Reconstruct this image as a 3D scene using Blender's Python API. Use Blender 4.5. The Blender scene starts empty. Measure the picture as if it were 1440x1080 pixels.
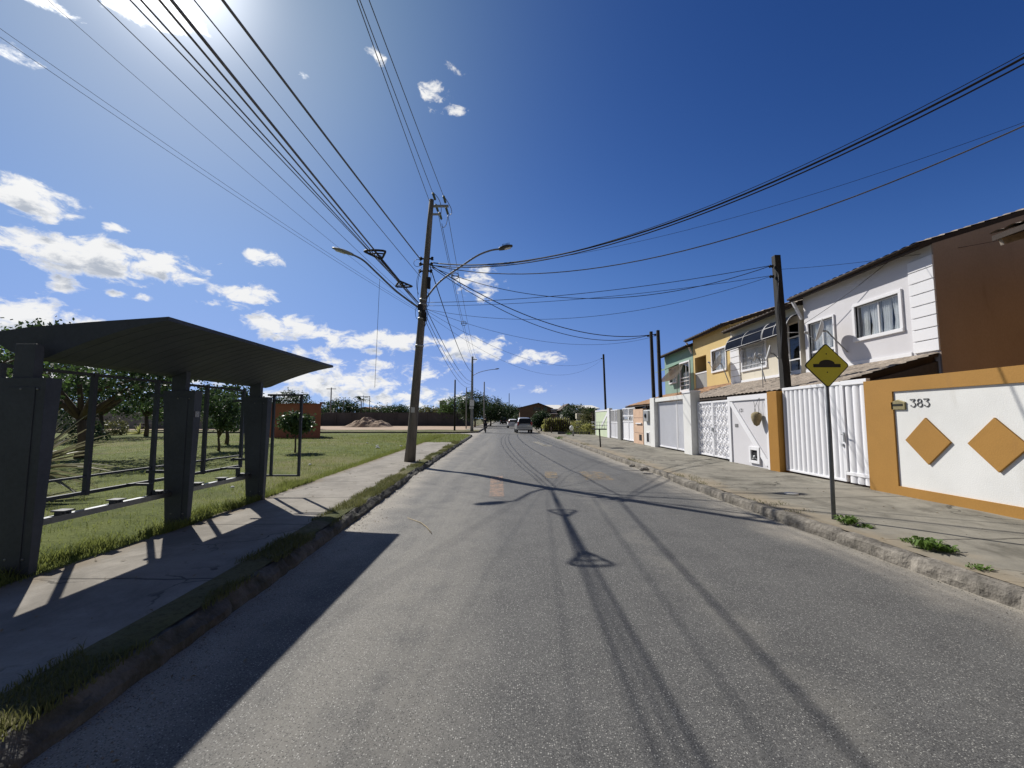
import bpy, math, random
from mathutils import Vector, Matrix, noise
PI = math.pi
R = math.radians
rnd = random.Random(7)
S = bpy.context.scene
COL = S.collection

# ------------------------------------------------------------------ camera geometry (measured from the photograph)
F = 600.0
PITCH = math.atan(48.5 / F)
CP, SP = math.cos(PITCH), math.sin(PITCH)
EYE = 1.6
def ray(px, py):
    """X/Y and (Z-eye)/Y of the line of sight through a point of the 1440x1080 photograph"""
    u, v = (px - 720) / F, (540 - py) / F
    f = CP - v * SP
    return u / f, (v * CP + SP) / f
def at_depth(px, py, Y):
    a, b = ray(px, py)
    return Vector((a * Y, Y, EYE + b * Y))
def on_ground(px, py, z=0.0):
    a, b = ray(px, py)
    Y = (z - EYE) / b
    return Vector((a * Y, Y, z))
def at_height(px, py, z):
    return on_ground(px, py, z)
def project(p):
    x, y, z = p[0], p[1], p[2] - EYE
    d = y * CP + z * SP
    return 720 + F * x / d, 540 - F * (z * CP - y * SP) / d

# ------------------------------------------------------------------ scene graph helpers
def tag(o, label=None, cat=None, group=None, kind=None):
    if label: o['label'] = label
    if cat: o['category'] = cat
    if group: o['group'] = group
    if kind: o['kind'] = kind
    return o
def thing(name, label, cat, loc=(0, 0, 0), group=None, rz=0.0):
    o = bpy.data.objects.new(name, None)
    COL.objects.link(o)
    o.empty_display_size = 0.2
    o.matrix_basis = Matrix.Translation(Vector(loc)) @ Matrix.Rotation(rz, 4, 'Z')
    return tag(o, label, cat, group)
def adopt(child, parent):
    """parts are modelled in world coordinates; the parent's own placement is undone once"""
    child.parent = parent
    child.matrix_parent_inverse = Matrix.Identity(4) if parent.parent else parent.matrix_basis.inverted()
def copy_tree(o, parent=None):
    c = o.copy(); COL.objects.link(c)
    if parent: c.parent = parent
    for ch in list(o.children): copy_tree(ch, c)
    return c

class MB:
    """collects primitives, built as one mesh object"""
    def __init__(s): s.v = []; s.f = []; s.sm = []
    def add(s, vs, fs, smooth=False):
        n = len(s.v); s.v += [tuple(p) for p in vs]
        s.f += [tuple(i + n for i in f) for f in fs]; s.sm += [smooth] * len(fs)
        return s
    def box(s, x0, x1, y0, y1, z0, z1):
        x0, x1 = min(x0, x1), max(x0, x1); y0, y1 = min(y0, y1), max(y0, y1); z0, z1 = min(z0, z1), max(z0, z1)
        return s.add([(x0,y0,z0),(x1,y0,z0),(x1,y1,z0),(x0,y1,z0),(x0,y0,z1),(x1,y0,z1),(x1,y1,z1),(x0,y1,z1)],
                     [(0,3,2,1),(4,5,6,7),(0,1,5,4),(1,2,6,5),(2,3,7,6),(3,0,4,7)])
    def hexa(s, b, t):
        return s.add(list(b) + list(t), [(3,2,1,0),(4,5,6,7),(0,1,5,4),(1,2,6,5),(2,3,7,6),(3,0,4,7)])
    def prism(s, poly, axis, a, b):
        """poly: 2-D points in the other two axes (x: y,z; y: x,z; z: x,y), extruded from a to b"""
        n = len(poly)
        mk = {'x': lambda p, t: (t, p[0], p[1]), 'y': lambda p, t: (p[0], t, p[1]), 'z': lambda p, t: (p[0], p[1], t)}[axis]
        vs = [mk(p, a) for p in poly] + [mk(p, b) for p in poly]
        fs = [tuple(range(n))[::-1], tuple(range(n, 2 * n))] + [(i, (i+1) % n, n + (i+1) % n, n + i) for i in range(n)]
        return s.add(vs, fs)
    def tube(s, pts, r, seg=8, cap=True, closed=False):
        pts = [Vector(p) for p in pts]; n = len(pts)
        rr = r if isinstance(r, (list, tuple)) else [r] * n
        vs = []; prev = None
        for i, p in enumerate(pts):
            if closed: d = pts[(i+1) % n] - pts[i-1]
            else: d = pts[min(i+1, n-1)] - pts[max(i-1, 0)]
            d.normalize()
            if prev is None:
                a = Vector((0, 0, 1)) if abs(d.z) < 0.9 else Vector((1, 0, 0))
                a = (a - d * a.dot(d)).normalized()
            else:
                a = (prev - d * prev.dot(d))
                a = a.normalized() if a.length > 1e-6 else Vector((1, 0, 0))
            prev = a; b = d.cross(a)
            for k in range(seg):
                t = 2 * PI * k / seg
                vs.append(p + (a * math.cos(t) + b * math.sin(t)) * rr[i])
        fs = []
        for i in range(n if closed else n - 1):
            j = (i + 1) % n
            for k in range(seg):
                fs.append((i*seg+k, i*seg+(k+1) % seg, j*seg+(k+1) % seg, j*seg+k))
        if cap and not closed:
            fs.append(tuple(range(seg))[::-1]); fs.append(tuple((n-1)*seg+k for k in range(seg)))
        return s.add(vs, fs, True)
    def bar(s, p, q, w, h):
        """rectangular bar from p to q, w sideways (horizontal), h upwards"""
        p, q = Vector(p), Vector(q); d = (q - p).normalized()
        up = Vector((0, 0, 1)) if abs(d.z) < 0.95 else Vector((0, 1, 0))
        sd = d.cross(up).normalized(); u = sd.cross(d).normalized()
        o = [sd*w/2+u*h/2, -sd*w/2+u*h/2, -sd*w/2-u*h/2, sd*w/2-u*h/2]
        return s.hexa([p + a for a in o], [q + a for a in o])
    def lathe(s, prof, c, axis=(0, 0, 1), seg=20):
        ax = Vector(axis).normalized()
        a = Vector((1, 0, 0)) if abs(ax.x) < 0.9 else Vector((0, 1, 0))
        a = (a - ax * a.dot(ax)).normalized(); b = ax.cross(a); c = Vector(c)
        vs = []; n = len(prof)
        for (r, h) in prof:
            for k in range(seg):
                t = 2 * PI * k / seg
                vs.append(c + ax * h + (a * math.cos(t) + b * math.sin(t)) * r)
        fs = [(i*seg+k, i*seg+(k+1) % seg, (i+1)*seg+(k+1) % seg, (i+1)*seg+k) for i in range(n-1) for k in range(seg)]
        if prof[0][0] > 1e-5: fs.append(tuple(range(seg))[::-1])
        if prof[-1][0] > 1e-5: fs.append(tuple((n-1)*seg+k for k in range(seg)))
        return s.add(vs, fs, True)
    def grid(s, fn, nu, nv, smooth=True):
        vs = [fn(i / nu, j / nv) for i in range(nu + 1) for j in range(nv + 1)]
        fs = [(i*(nv+1)+j, (i+1)*(nv+1)+j, (i+1)*(nv+1)+j+1, i*(nv+1)+j+1) for i in range(nu) for j in range(nv)]
        return s.add(vs, fs, smooth)
    def build(s, name, m, parent=None, bevel=0.0, recalc=True):
        me = bpy.data.meshes.new(name)
        me.from_pydata([tuple(p) for p in s.v], [], s.f)
        me.polygons.foreach_set('use_smooth', s.sm)
        if recalc:
            import bmesh
            bm = bmesh.new(); bm.from_mesh(me)
            bmesh.ops.recalc_face_normals(bm, faces=bm.faces); bm.to_mesh(me); bm.free()
        me.update()
        o = bpy.data.objects.new(name, me); COL.objects.link(o)
        if m: me.materials.append(m)
        if parent: adopt(o, parent)
        if bevel:
            b = o.modifiers.new('edge', 'BEVEL'); b.width = bevel; b.segments = 2; b.limit_method = 'ANGLE'; b.angle_limit = R(40)
        return o

# ------------------------------------------------------------------ materials
class NT:
    def __init__(s, m): s.t = m.node_tree; s.n = s.t.nodes; s.n.clear()
    def new(s, k, **kw):
        x = s.n.new(k)
        for a, b in kw.items():
            if hasattr(x, a): setattr(x, a, b)
            else: x.inputs[a].default_value = b
        return x
    def link(s, a, b): s.t.links.new(a, b)
    def math(s, op, a, b=None, c=None, clamp=False):
        x = s.n.new('ShaderNodeMath'); x.operation = op; x.use_clamp = clamp
        for i, q in enumerate((a, b, c)):
            if q is None: continue
            if isinstance(q, (int, float)): x.inputs[i].default_value = q
            else: s.link(q, x.inputs[i])
        return x.outputs[0]
    def mix(s, fac, a, b, mode='MIX'):
        x = s.n.new('ShaderNodeMix'); x.data_type = 'RGBA'; x.blend_type = mode
        for sock, q in ((x.inputs[0], fac), (x.inputs[6], a), (x.inputs[7], b)):
            if isinstance(q, (int, float)): sock.default_value = q
            elif isinstance(q, (tuple, list)): sock.default_value = tuple(q)[:3] + (1,)
            else: s.link(q, sock)
        return x.outputs[2]
    def noise(s, vec, scale, detail=4, rough=0.55, dist=0.0):
        x = s.new('ShaderNodeTexNoise'); x.inputs['Scale'].default_value = scale
        x.inputs['Detail'].default_value = detail; x.inputs['Roughness'].default_value = rough; x.inputs['Distortion'].default_value = dist
        s.link(vec, x.inputs['Vector']); return x.outputs[0]
    def ramp(s, fac, a, b):
        x = s.n.new('ShaderNodeMapRange'); x.interpolation_type = 'SMOOTHSTEP'
        x.inputs[1].default_value = a; x.inputs[2].default_value = b
        s.link(fac, x.inputs[0]); return x.outputs[0]
    def scalev(s, vec, sc):
        x = s.n.new('ShaderNodeVectorMath'); x.operation = 'MULTIPLY'; x.inputs[1].default_value = sc
        s.link(vec, x.inputs[0]); return x.outputs[0]

def newmat(name):
    m = bpy.data.materials.new(name); m.use_nodes = True
    return m, NT(m)
def finish(t, col, rough=0.8, spec=0.3, metal=0.0, height=None, bump=0.3, dist=0.02):
    p = t.new('ShaderNodeBsdfPrincipled'); o = t.new('ShaderNodeOutputMaterial')
    if isinstance(col, (tuple, list)): p.inputs['Base Color'].default_value = tuple(col)[:3] + (1,)
    else: t.link(col, p.inputs['Base Color'])
    if isinstance(rough, (int, float)): p.inputs['Roughness'].default_value = rough
    else: t.link(rough, p.inputs['Roughness'])
    p.inputs['Specular IOR Level'].default_value = spec; p.inputs['Metallic'].default_value = metal
    if height is not None:
        b = t.new('ShaderNodeBump'); b.inputs['Strength'].default_value = bump; b.inputs['Distance'].default_value = dist
        t.link(height, b.inputs['Height']); t.link(b.outputs[0], p.inputs['Normal'])
    t.link(p.outputs[0], o.inputs[0])
    return p
def sh(c, k): return tuple(min(1.0, x * k) for x in c[:3])
def mat(name, col, rough=0.8, var=0.15, scale=2.0, fine=30.0, bump=0.15, dist=0.01, spec=0.3, metal=0.0, dirt=None, dirt_amt=0.0, stretch=(1, 1, 1)):
    m, t = newmat(name)
    tc = t.new('ShaderNodeTexCoord').outputs['Object']
    v = t.scalev(tc, stretch)
    n1 = t.noise(v, scale, 5, 0.6); n2 = t.noise(v, fine, 3, 0.6)
    s = t.math('ADD', t.math('MULTIPLY', n1, 0.65), t.math('MULTIPLY', n2, 0.35))
    c = t.mix(t.ramp(s, 0.3, 0.7), sh(col, 1 - var), sh(col, 1 + var))
    if dirt:
        d = t.ramp(t.noise(t.scalev(tc, (1, 1, 0.35)), scale * 1.7, 6, 0.65, 0.4), 0.62 - dirt_amt * 0.25, 0.8)
        c = t.mix(t.math('MULTIPLY', d, min(1.0, dirt_amt + 0.25)), c, dirt)
    finish(t, c, rough, spec, metal, n2, bump, dist)
    return m

M = {}
M['white_paint'] = mat('white_paint', (.78, .78, .80), .55, .04, 1.2, 40, .08, dirt=(.42, .38, .33), dirt_amt=.12)
M['gate_paint'] = mat('gate_paint', (.80, .80, .82), .45, .04, 1.2, 30, .05, dirt=(.45, .42, .38), dirt_amt=.15, stretch=(1, 1, .3))
M['grey_gate_paint'] = mat('grey_gate_paint', (.66, .67, .71), .5, .05, 1.2, 30, .05, dirt=(.4, .38, .36), dirt_amt=.1)
M['render_white'] = mat('render_white', (.71, .71, .69), .85, .06, 1.0, 60, .25, dirt=(.46, .43, .37), dirt_amt=.38)
M['ochre'] = mat('ochre_paint', (.36, .19, .045), .75, .09, 1.0, 50, .2, dirt=(.27, .15, .06), dirt_amt=.4)
M['ochre_post'] = mat('ochre_post_paint', (.33, .165, .03), .75, .08, 1.5, 50, .2, dirt=(.2, .1, .04), dirt_amt=.2)
M['lilac'] = mat('lilac_render', (.61, .60, .62), .9, .05, .8, 50, .2, dirt=(.40, .37, .36), dirt_amt=.1)
M['quoin'] = mat('quoin_paint', (.74, .74, .76), .85, .04, 1.0, 60, .15)
M['brown_wall'] = mat('brown_render', (.36, .285, .24), .9, .12, .5, 40, .2, dirt=(.10, .06, .05), dirt_amt=.2, stretch=(1, 1, .4))
M['cream'] = mat('cream_render', (.66, .61, .50), .9, .07, .8, 50, .2, dirt=(.36, .32, .27), dirt_amt=.25)
M['yellow'] = mat('yellow_render', (.60, .45, .20), .9, .07, .8, 50, .2, dirt=(.35, .24, .1), dirt_amt=.18)
M['green_house'] = mat('green_render', (.24, .35, .29), .9, .08, .8, 50, .2, dirt=(.12, .16, .12), dirt_amt=.2)
M['pale_green'] = mat('pale_green_render', (.56, .64, .46), .9, .06, 1.0, 50, .2, dirt=(.3, .3, .24), dirt_amt=.2)
M['pink'] = mat('pink_render', (.60, .42, .30), .9, .1, 2.0, 50, .25, dirt=(.4, .2, .12), dirt_amt=.3)
M['tile_grey'] = mat('tile_grey', (.33, .28, .23), .9, .35, 3.0, 12, .4, dirt=(.12, .10, .09), dirt_amt=.5)
M['tile_orange'] = mat('tile_orange', (.36, .22, .13), .9, .35, 3.0, 12, .4, dirt=(.14, .1, .08), dirt_amt=.45)
M['tile_dark'] = mat('tile_dark', (.13, .105, .09), .9, .35, 3.0, 12, .4, dirt=(.35, .3, .26), dirt_amt=.2)
M['dark_wood'] = mat('dark_wood', (.045, .033, .027), .8, .3, 2.0, 30, .3, stretch=(1, 1, 1))
M['black_post'] = mat('black_post', (.022, .021, .02), .75, .4, 3.0, 40, .4, stretch=(3, 3, .4), dirt=(.09, .08, .07), dirt_amt=.25)
M['pole_wood'] = mat('pole_wood', (.17, .155, .135), .85, .35, 3.0, 25, .5, .02, stretch=(4, 4, .25), dirt=(.06, .055, .05), dirt_amt=.35)
M['pole_concrete'] = mat('pole_concrete', (.24, .24, .23), .85, .18, 2.0, 30, .3, stretch=(2, 2, .3))
M['steel'] = mat('galvanised_steel', (.34, .35, .36), .5, .2, 4, 40, .1, metal=.5, spec=.5)
M['sign_post'] = mat('sign_post_steel', (.16, .17, .185), .55, .25, 4, 40, .15, metal=.3, spec=.4, dirt=(.1, .06, .04), dirt_amt=.2)
M['shelter'] = mat('shelter_paint', (.052, .062, .078), .6, .2, 1.5, 25, .12, dirt=(.09, .09, .09), dirt_amt=.15, stretch=(1, 1, 1))
M['bench_steel'] = mat('bench_steel', (.20, .21, .22), .35, .15, 5, 40, .1, metal=.8, spec=.5)
M['black_plastic'] = mat('black_plastic', (.018, .018, .02), .5, .2, 5, 40, .1)
M['cable'] = mat('black_cable', (.02, .02, .022), .55, .2, 3, 20, .0)
M['cable_grey'] = mat('grey_cable', (.13, .13, .135), .6, .2, 3, 20, .0)
M['wire_metal'] = mat('bare_wire', (.10, .105, .10), .5, .2, 3, 20, .0)
M['insulator'] = mat('insulator_polymer', (.10, .13, .10), .5, .2, 6, 30, .0)
M['lamp_grey'] = mat('lamp_grey', (.30, .31, .32), .5, .1, 4, 30, .05)
M['lamp_dark'] = mat('lamp_dark', (.045, .045, .05), .5, .2, 4, 30, .05)
M['dish_grey'] = mat('dish_grey', (.42, .42, .42), .5, .12, 4, 30, .05, dirt=(.25, .2, .16), dirt_amt=.2)
M['dish_mesh'] = mat('dish_mesh_grey', (.34, .34, .33), .7, .25, 6, 120, .3)
M['curtain'] = mat('curtain_cloth', (.82, .82, .82), .9, .08, 3, 20, .1)
M['alu'] = mat('window_aluminium', (.70, .70, .71), .45, .05, 3, 30, .03)
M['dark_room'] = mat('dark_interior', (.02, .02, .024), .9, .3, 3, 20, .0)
M['awning'] = mat('awning_sheet', (.016, .020, .032), .95, .2, 2, 20, .05, spec=.0)
M['awning_green'] = mat('awning_green', (.16, .26, .18), .5, .2, 2, 20, .05)
M['stone_dark'] = mat('boundary_dark', (.075, .072, .078), .9, .3, .4, 12, .4, dirt=(.13, .12, .11), dirt_amt=.3)
M['far_grey'] = mat('far_grey_wall', (.30, .30, .29), .9, .15, .4, 6, .2)
M['hut_orange'] = mat('hut_orange', (.40, .155, .105), .85, .1, .8, 30, .2, dirt=(.25, .07, .04), dirt_amt=.25)
M['brown_house'] = mat('brown_house', (.20, .13, .095), .9, .12, .6, 20, .2)
M['white_roof'] = mat('white_sheet_roof', (.72, .70, .64), .6, .08, .8, 12, .1)
M['rubble'] = mat('rubble_earth', (.34, .25, .18), .95, .35, 1.2, 8, .8, .05)
M['bark'] = mat('bark', (.11, .085, .065), .9, .35, 3, 25, .7, .02, stretch=(2, 2, .5))
M['tyre'] = mat('tyre_rubber', (.02, .02, .02), .8, .2, 5, 30, .1)
M['car_silver'] = mat('car_silver', (.42, .43, .44), .3, .05, 3, 200, .0, metal=.5, spec=.5)
M['car_white'] = mat('car_white', (.75, .75, .76), .3, .04, 3, 200, .0, spec=.5)
M['car_black'] = mat('car_black', (.02, .021, .024), .3, .1, 3, 200, .0, spec=.5)
M['car_glass'] = mat('car_glass', (.012, .015, .018), .08, .1, 3, 50, .0, spec=.6)
M['red_light'] = mat('red_lens', (.35, .015, .012), .25, .1, 5, 30, .0, spec=.5)
M['plate'] = mat('number_plate', (.55, .56, .57), .5, .05, 5, 30, .0)
M['skin'] = mat('skin', (.20, .11, .075), .6, .08, 6, 40, .05)
M['cloth_black'] = mat('cloth_black', (.016, .016, .02), .9, .2, 6, 60, .1)
M['cloth_navy'] = mat('cloth_navy', (.02, .025, .045), .9, .2, 6, 60, .1)
M['hair'] = mat('hair_dark', (.012, .01, .009), .7, .2, 20, 80, .1)
M['brass'] = mat('letter_slot_brass', (.28, .24, .13), .5, .2, 20, 60, .1, metal=.4)
M['number_grey'] = mat('number_grey', (.17, .17, .17), .6, .1, 20, 60, .05)
M['sign_yellow'] = mat('sign_yellow', (.57, .50, .045), .5, .06, 3, 30, .03, dirt=(.4, .33, .08), dirt_amt=.15)
M['sign_black'] = mat('sign_black', (.015, .015, .013), .5, .15, 5, 30, .03)
M['basket'] = mat('dried_basket', (.30, .25, .15), .95, .3, 12, 60, .8, .02)
M['concrete_lump'] = mat('concrete_lump', (.24, .22, .19), .95, .25, 6, 30, .8, .02)
M['litter_white'] = mat('litter_white', (.78, .78, .76), .8, .05, 8, 40, .2)
M['cable_plate'] = mat('cover_white', (.62, .60, .55), .85, .1, 8, 40, .2)
M['twig'] = mat('dry_twig', (.40, .33, .22), .9, .15, 10, 40, .2)

def glass_mat(name, tint=(.03, .035, .04), rough=.03, alpha=.55):
    m, t = newmat(name)
    g = t.new('ShaderNodeBsdfGlossy'); g.inputs['Roughness'].default_value = rough; g.inputs['Color'].default_value = (.9, .95, 1, 1)
    tr = t.new('ShaderNodeBsdfTransparent'); tr.inputs['Color'].default_value = (.84, .87, .88, 1)
    lw = t.new('ShaderNodeLayerWeight'); lw.inputs['Blend'].default_value = .5
    fr = t.new('ShaderNodeMath'); fr.operation = 'MULTIPLY_ADD'; fr.inputs[1].default_value = .85; fr.inputs[2].default_value = .05; t.link(t.math('POWER', lw.outputs['Facing'], 4.5), fr.inputs[0])
    mx = t.new('ShaderNodeMixShader'); o = t.new('ShaderNodeOutputMaterial')
    t.link(fr.outputs[0], mx.inputs[0]); t.link(tr.outputs[0], mx.inputs[1]); t.link(g.outputs[0], mx.inputs[2]); t.link(mx.outputs[0], o.inputs[0])
    return m
M['pane'] = glass_mat('window_glass')

def leaf_mat(name, c1, c2, trans=0.35, rough=.55):
    m, t = newmat(name)
    g = t.new('ShaderNodeNewGeometry')
    tc = t.new('ShaderNodeTexCoord').outputs['Object']
    n = t.noise(tc, 0.8, 3)
    f = t.math('ADD', t.math('MULTIPLY', g.outputs['Random Per Island'], .6), t.math('MULTIPLY', t.ramp(n, .3, .7), .4))
    c = t.mix(f, c1, c2)
    p = t.new('ShaderNodeBsdfPrincipled'); p.inputs['Roughness'].default_value = rough; p.inputs['Specular IOR Level'].default_value = .3
    t.link(c, p.inputs['Base Color'])
    tl = t.new('ShaderNodeBsdfTranslucent'); t.link(t.mix(.5, c, sh(c2, 1.6)), tl.inputs['Color'])
    mx = t.new('ShaderNodeMixShader'); mx.inputs[0].default_value = trans
    o = t.new('ShaderNodeOutputMaterial')
    t.link(p.outputs[0], mx.inputs[1]); t.link(tl.outputs[0], mx.inputs[2]); t.link(mx.outputs[0], o.inputs[0])
    return m
M['leaf_dark'] = leaf_mat('leaf_dark', (.018, .035, .016), (.05, .085, .03), .25)
M['leaf_mid'] = leaf_mat('leaf_mid', (.03, .06, .018), (.09, .15, .04), .35)
M['leaf_gloss'] = leaf_mat('leaf_gloss', (.025, .05, .02), (.08, .13, .05), .25, .45)
M['leaf_yellow'] = leaf_mat('leaf_yellow', (.14, .16, .04), (.30, .30, .10), .55)
M['leaf_olive'] = leaf_mat('leaf_olive', (.06, .07, .025), (.15, .15, .06), .3)
M['grass_blade'] = leaf_mat('grass_blade', (.065, .09, .02), (.21, .235, .065), .45)
M['verge_blade'] = leaf_mat('verge_blade', (.05, .07, .02), (.16, .16, .06), .35)
M['agave'] = leaf_mat('agave_leaf', (.10, .10, .06), (.30, .28, .18), .2, .45)
M['weed'] = leaf_mat('weed_leaf', (.05, .10, .015), (.15, .24, .05), .35)

def mesh_mat(name, col, hole):
    m, t = newmat(name)
    d = t.new('ShaderNodeBsdfDiffuse'); d.inputs[0].default_value = col + (1,); tr = t.new('ShaderNodeBsdfTransparent'); mx = t.new('ShaderNodeMixShader'); mx.inputs[0].default_value = hole
    o = t.new('ShaderNodeOutputMaterial'); t.link(d.outputs[0], mx.inputs[1]); t.link(tr.outputs[0], mx.inputs[2]); t.link(mx.outputs[0], o.inputs[0]); return m
M['dish_mesh'] = mesh_mat('dish_mesh', (.38, .38, .37), .38)
# ---- ground materials
def road_material():
    m, t = newmat('asphalt')
    tc = t.new('ShaderNodeTexCoord'); ob = tc.outputs['Object']
    uv = t.new('ShaderNodeUVMap'); sep = t.new('ShaderNodeSeparateXYZ'); t.link(uv.outputs[0], sep.inputs[0])
    u = sep.outputs[0]                                             # 0 at the left kerb, 1 at the right kerb
    big = t.noise(ob, .35, 4); mid = t.noise(ob, 2.2, 5, .65); fine = t.noise(ob, 60, 3, .7)
    vor = t.new('ShaderNodeTexVoronoi'); vor.inputs['Scale'].default_value = 115; t.link(ob, vor.inputs['Vector'])
    grit = t.noise(ob, 170, 2, .6)
    streak = t.noise(t.scalev(ob, (1.6, .05, 1)), 1.3, 4, .6)       # worn tracks run along the street
    c = t.mix(t.ramp(mid, .3, .7), (.066, .0655, .064), (.098, .097, .093))
    c = t.mix(t.math('MULTIPLY', t.ramp(streak, .42, .68), .5), c, (.120, .118, .112))
    c = t.mix(t.math('MULTIPLY', t.ramp(big, .5, .68), .35), c, (.056, .0555, .055))
    c = t.mix(t.math('MULTIPLY', t.ramp(fine, .42, .66), .4), c, (.06, .06, .058))
    def grains(scale, seed, lo, r0, r1):
        vv = t.new('ShaderNodeTexVoronoi'); vv.inputs['Scale'].default_value = scale
        mv = t.new('ShaderNodeVectorMath'); mv.operation = 'ADD'; mv.inputs[1].default_value = (seed, seed * 2, 0); t.link(ob, mv.inputs[0]); t.link(mv.outputs[0], vv.inputs['Vector'])
        hs_ = t.new('ShaderNodeSeparateColor'); t.link(vv.outputs['Color'], hs_.inputs[0])
        return t.math('MULTIPLY', t.ramp(hs_.outputs[0], lo, min(1.0, lo + .35)), t.ramp(vv.outputs['Distance'], r0, r1))
    st = grains(85, 1.0, .55, .46, .16); s2 = grains(140, 3.0, .25, .6, .2); dk = grains(95, 5.0, .35, .55, .2)
    # dust and sand along the gutters, with its own ragged outline
    wob = t.math('MULTIPLY', t.math('SUBTRACT', t.noise(ob, .9, 5, .65), .5), .16)
    dl = t.ramp(t.math('ADD', u, wob), .13, .0)
    dr = t.ramp(t.math('ADD', t.math('SUBTRACT', 1.0, u), wob), .12, .0)
    dust = t.math('MULTIPLY', t.math('MAXIMUM', dl, dr), t.math('ADD', .45, t.math('MULTIPLY', mid, .8)), clamp=True)
    c = t.mix(t.math('MULTIPLY', dust, .85), c, (.40, .36, .295))
    # paler dusty band in the left lane
    band = t.math('MULTIPLY', t.ramp(u, .37, .22), t.ramp(u, .06, .16))
    c = t.mix(t.math('MULTIPLY', t.math('MULTIPLY', band, t.ramp(t.math('ADD', t.math('MULTIPLY', streak, .6), t.math('MULTIPLY', mid, .4)), .32, .6)), .62), c, (.225, .212, .182))
    wu = t.math('ADD', u, t.math('MULTIPLY', t.math('SUBTRACT', t.noise(ob, .5, 3), .5), .06))
    b2 = t.math('MULTIPLY', t.math('MULTIPLY', t.ramp(wu, .57, .61), t.ramp(wu, .67, .62)), t.ramp(mid, .38, .62))
    c = t.mix(t.math('MULTIPLY', b2, .32), c, (.19, .178, .15))
    c = t.mix(t.math('MULTIPLY', dk, .85), c, (.022, .022, .022))
    c = t.mix(t.math('MULTIPLY', s2, .6), c, (.25, .245, .228))
    c = t.mix(t.math('MULTIPLY', st, .85), c, (.44, .43, .39))
    # fine cracks
    cv = t.new('ShaderNodeTexVoronoi'); cv.feature = 'DISTANCE_TO_EDGE'; cv.inputs['Scale'].default_value = .42
    wv = t.new('ShaderNodeVectorMath'); wv.operation = 'ADD'
    nz = t.new('ShaderNodeTexNoise'); nz.inputs['Scale'].default_value = 1.6; nz.inputs['Detail'].default_value = 6; t.link(ob, nz.inputs['Vector'])
    t.link(ob, wv.inputs[0]); t.link(t.scalev(nz.outputs['Color'], (1.1, 1.1, 1.1)), wv.inputs[1]); t.link(wv.outputs[0], cv.inputs['Vector'])
    crack = t.math('MULTIPLY', t.ramp(cv.outputs['Distance'], .006, .0015), t.ramp(big, .57, .64))
    c = t.mix(t.math('MULTIPLY', crack, .6), c, (.035, .034, .033))
    h = t.math('SUBTRACT', t.math('ADD', t.math('MULTIPLY', grit, .5), t.math('MULTIPLY', st, .5)), t.math('MULTIPLY', crack, 1.0))
    finish(t, c, t.math('SUBTRACT', .78, t.math('MULTIPLY', st, .3)), .42, 0, h, .6, .008)
    return m
M['asphalt'] = road_material()

def concrete_material(name, a, b, stain, joint, soil=(.2, .16, .11)):
    m, t = newmat(name)
    tc = t.new('ShaderNodeTexCoord'); ob = tc.outputs['Object']
    uv = t.new('ShaderNodeUVMap'); sep = t.new('ShaderNodeSeparateXYZ'); t.link(uv.outputs[0], sep.inputs[0])
    big = t.noise(ob, .5, 5, .6); mid = t.noise(ob, 3, 6, .65); fine = t.noise(ob, 55, 3, .7); st = t.noise(t.scalev(ob, (1, .6, 1)), 1.1, 7, .7, .6)
    c = t.mix(t.ramp(mid, .28, .72), a, b)
    c = t.mix(t.math('MULTIPLY', t.ramp(st, .46, .66), .85), c, stain)
    c = t.mix(t.math('MULTIPLY', t.ramp(big, .52, .7), .4), c, sh(b, 1.18))
    c = t.mix(t.math('MULTIPLY', t.ramp(fine, .5, .72), .3), c, sh(a, .55))
    jw = t.math('ADD', sep.outputs[1], t.math('MULTIPLY', t.math('SUBTRACT', t.noise(ob, 2, 4), .5), .12))
    fr = t.math('ABSOLUTE', t.math('SUBTRACT', t.math('FRACT', t.math('DIVIDE', jw, joint)), .5))
    j = t.math('MULTIPLY', t.ramp(fr, .489, .497), t.ramp(t.noise(ob, 1.3, 3), .3, .42))
    cv = t.new('ShaderNodeTexVoronoi'); cv.feature = 'DISTANCE_TO_EDGE'; cv.inputs['Scale'].default_value = .38
    nz = t.new('ShaderNodeTexNoise'); nz.inputs['Scale'].default_value = 1.3; nz.inputs['Detail'].default_value = 7; t.link(ob, nz.inputs['Vector'])
    wv = t.new('ShaderNodeVectorMath'); wv.operation = 'ADD'
    t.link(ob, wv.inputs[0]); t.link(t.scalev(nz.outputs['Color'], (1.6, 1.6, 1.6)), wv.inputs[1]); t.link(wv.outputs[0], cv.inputs['Vector'])
    crack = t.math('MULTIPLY', t.ramp(cv.outputs['Distance'], .011, .003), t.ramp(big, .46, .54))
    jc = t.math('MAXIMUM', j, crack)
    c = t.mix(t.math('MULTIPLY', jc, .8), c, sh(stain, .45))
    # soil blown over the kerb edge
    e = t.ramp(t.math('ADD', sep.outputs[0], t.math('MULTIPLY', t.math('SUBTRACT', t.noise(ob, 1.2, 5, .7), .5), .5)), .2, .0)
    c = t.mix(t.math('MULTIPLY', e, .8), c, soil)
    finish(t, c, .92, .2, 0, t.math('SUBTRACT', t.math('ADD', t.math('MULTIPLY', fine, .4), t.math('MULTIPLY', mid, .5)), jc), .45, .012)
    return m
M['path_concrete'] = concrete_material('path_concrete', (.25, .23, .20), (.33, .305, .265), (.19, .175, .15), 2.0)
M['walk_concrete'] = concrete_material('walk_concrete', (.192, .180, .150), (.268, .250, .208), (.108, .101, .083), 2.6, (.29, .24, .17))
M['kerb_concrete'] = mat('kerb_concrete', (.22, .20, .17), .95, .4, 2.5, 14, .9, .03, dirt=(.06, .055, .045), dirt_amt=.8)
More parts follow.
